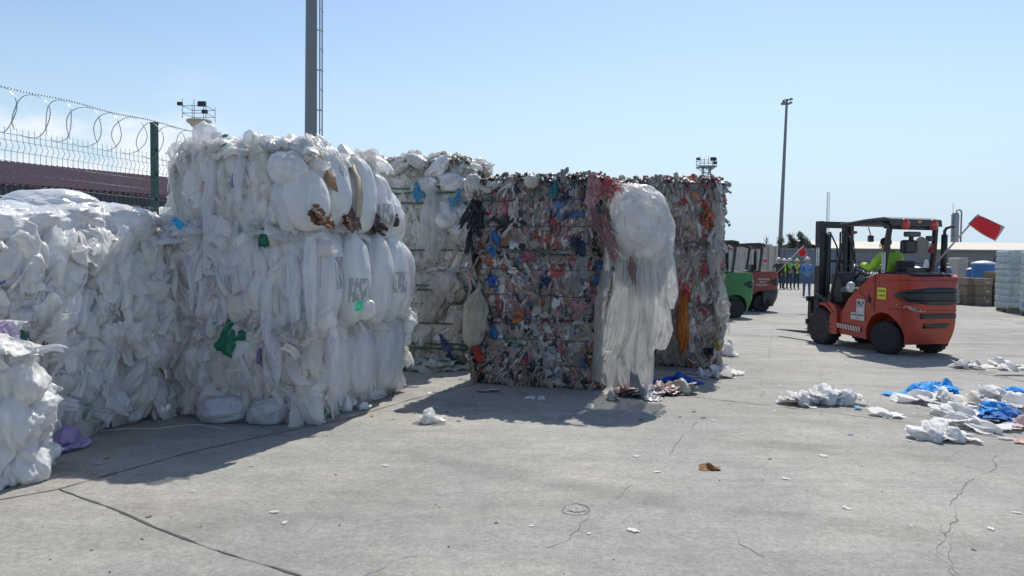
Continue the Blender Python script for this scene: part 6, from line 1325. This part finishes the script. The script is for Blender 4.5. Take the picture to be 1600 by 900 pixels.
# chevron strip low on the side, fuel cap, round white lamp
p4, _ = plate('chevron_strip', .84, .40, .64, .085, Mwht, x=-.612, tilt=-3); mb = MB()
for i in range(9): x = -.28 + i * .07; mb.add([(x, -.04, .003), (x + .03, -.04, .003), (x - .01, .04, .003), (x - .04, .04, .003)], [(0, 1, 2, 3)])
mb.build('stripes', simple('stripe_red', (.35, .06, .04), .6), p4, local=True)
MB().lathe([(0, -.02), (.045, -.015), (.05, 0), (.05, .01)], (-.60, .34, .93), 'x', 16).prism([(.30, .95), (.38, .95), (.345, 1.03)], 'x', -.605, -.60).build('fuel_cap', Mblk, t, local=True)
hl = MB().lathe([(0, -.05), (.07, -.045), (.10, -.01), (.10, .02), (0, .06)], (-.60, .80, 1.14), 'x', 22).build('side_lamp', simple('lamp_white', (.60, .62, .64), .25, coat=.4), t, local=True)
mb = MB(); mb.tube([Vector((-.645, .80, 1.14)) + Vector((0, math.cos(a) * .06, math.sin(a) * .06)) for a in [i * .2618 for i in range(24)]], .006, 4, closed=True); mb.build('lamp_grille', Mgrey, hl, local=True)
boxl('side_trim', (-.44, .86, 1.08), (.16, .62, .10), simple('trim_blue', (.06, .09, .12), .4), .03); 
# driver
def W(x, y, z): return inv.inverted() @ Vector((x, y, z))
J = dict(pelvis=W(0, .42, 1.30), spine=W(0, .40, 1.48), chest=W(-.02, .46, 1.68), neck=W(-.03, .53, 1.80), head0=W(-.04, .57, 1.87), head1=W(-.05, .58, 1.95), shL=W(-.20, .48, 1.72), shR=W(.17, .50, 1.72), elL=W(-.28, .66, 1.50), elR=W(.25, .70, 1.50), wrL=W(-.17, .99, 1.55), wrR=W(.15, .98, 1.52),
         hipL=W(-.10, .46, 1.25), hipR=W(.10, .46, 1.25), kneeL=W(-.17, .93, 1.28), kneeR=W(.14, .94, 1.26), ankL=W(-.15, 1.16, .72), ankR=W(.13, 1.18, .72), footL=W(-.15, 1.32, .60), footR=W(.13, 1.34, .60))
fv = (hyv * 1 - hxv * .25).normalized()
dr = person('person driving the foreground forklift in fluorescent yellow jacket and dark trousers', J, (.34, .62, .05), (.05, .055, .07), (.34, .62, .05), None, fv, root=W(0, .42, 0), hands={'L': fv * .4 - EZ * .8, 'R': fv * .4 - EZ * .8}, hand_curl=1.0, bands=[('shL', 'elL'), ('elL', 'wrL'), ('shR', 'elR'), ('elR', 'wrR')], pad=.026)
mb = MB()
for k in (.45, .62): c = J['hipL'].lerp(J['kneeL'], k) if k < .5 else J['kneeL'].lerp(J['ankL'], .35); 
for c, ax in ((J['kneeL'].lerp(J['ankL'], .30), (J['ankL'] - J['kneeL'])), (J['kneeL'].lerp(J['ankL'], .44), (J['ankL'] - J['kneeL']))): ax = ax.normalized(); mb.cyl(c - ax * .018, c + ax * .018, .077, .075, 18, cap=False)
mb.build('reflective_band', simple('band', (.55, .70, .15), .5), dr)

# the two parked forklifts
ag = R(90 + 8)
b = G(1147, 497); hx2 = Vector((math.cos(ag), math.sin(ag), 0)); t2_, Lc, _ = forklift(b + hx2 * .52, ag, 'green forklift parked beside the rear coloured bales', (.018, .16, .045), rim=(.1, .1, .1), steer=0, nm='_green', dirt=.3); t = t2_; t.scale = (1, 1, .91)
boxl('beacon', (-.40, .95, 2.30), (.14, .14, .10), Mblk, .02)
b = G(1190, 487); t3_, Lc, _ = forklift(b + hx2 * .52, R(90 + 5), 'dark red forklift with white number 8 parked behind the green one', (.21, .038, .03), lower_col=(.045, .05, .06), rim=(.05, .05, .05), steer=0, nm='_dark', dirt=.2); t = t3_; t.scale = (1, 1, .91)
boxl('beacon', (-.42, -.06, 2.26), (.11, .1, .1), Mor, .02); boxl('tail_lamp', (-.50, -.12, 1.78), (.09, .12, .13), Mred, .03)
Mlw = simple('lettering_white', (.62, .62, .6), .6)
for body, sz, y, z, sx in (('8', .20, .36, 1.08, .8), ('METROPAR', .085, -.04, 1.13, .85), ('PACK 7', .085, -.02, 1.03, .85), ('TSOLACPE', .085, .04, .93, .95)):
    m = Matrix.Translation((-.603, y, z)) @ LX; o = text('lettering', body, sz, Mlw, m, t, .001, sx)
# small red flag on the dark red forklift
t.matrix_world; inv = Matrix.LocRotScale(t.location, t.rotation_euler, t.scale).inverted()
a = atd(1203, 437, 24.9); b = atd(1256, 384, 24.6); fl = MB().cyl(inv @ a, inv @ b, .016, n=6).build('flag_pole', simple('pole_wood', (0, 0, 0)), t, local=True)
q4 = [atd(1245, 394, 24.7), atd(1256, 385, 24.6), atd(1262, 398, 24.6), atd(1253, 403, 24.7)]
flagmesh(q4, 'flag_border', simple('flag_border', (0, 0, 0)), fl); flagmesh(q4, 'flag_cloth', Mflag, fl, .86, -.008)

scene.render.engine = 'CYCLES'; scene.cycles.max_bounces = 14; scene.cycles.diffuse_bounces = 8; scene.cycles.transmission_bounces = 10; scene.cycles.transparent_max_bounces = 10
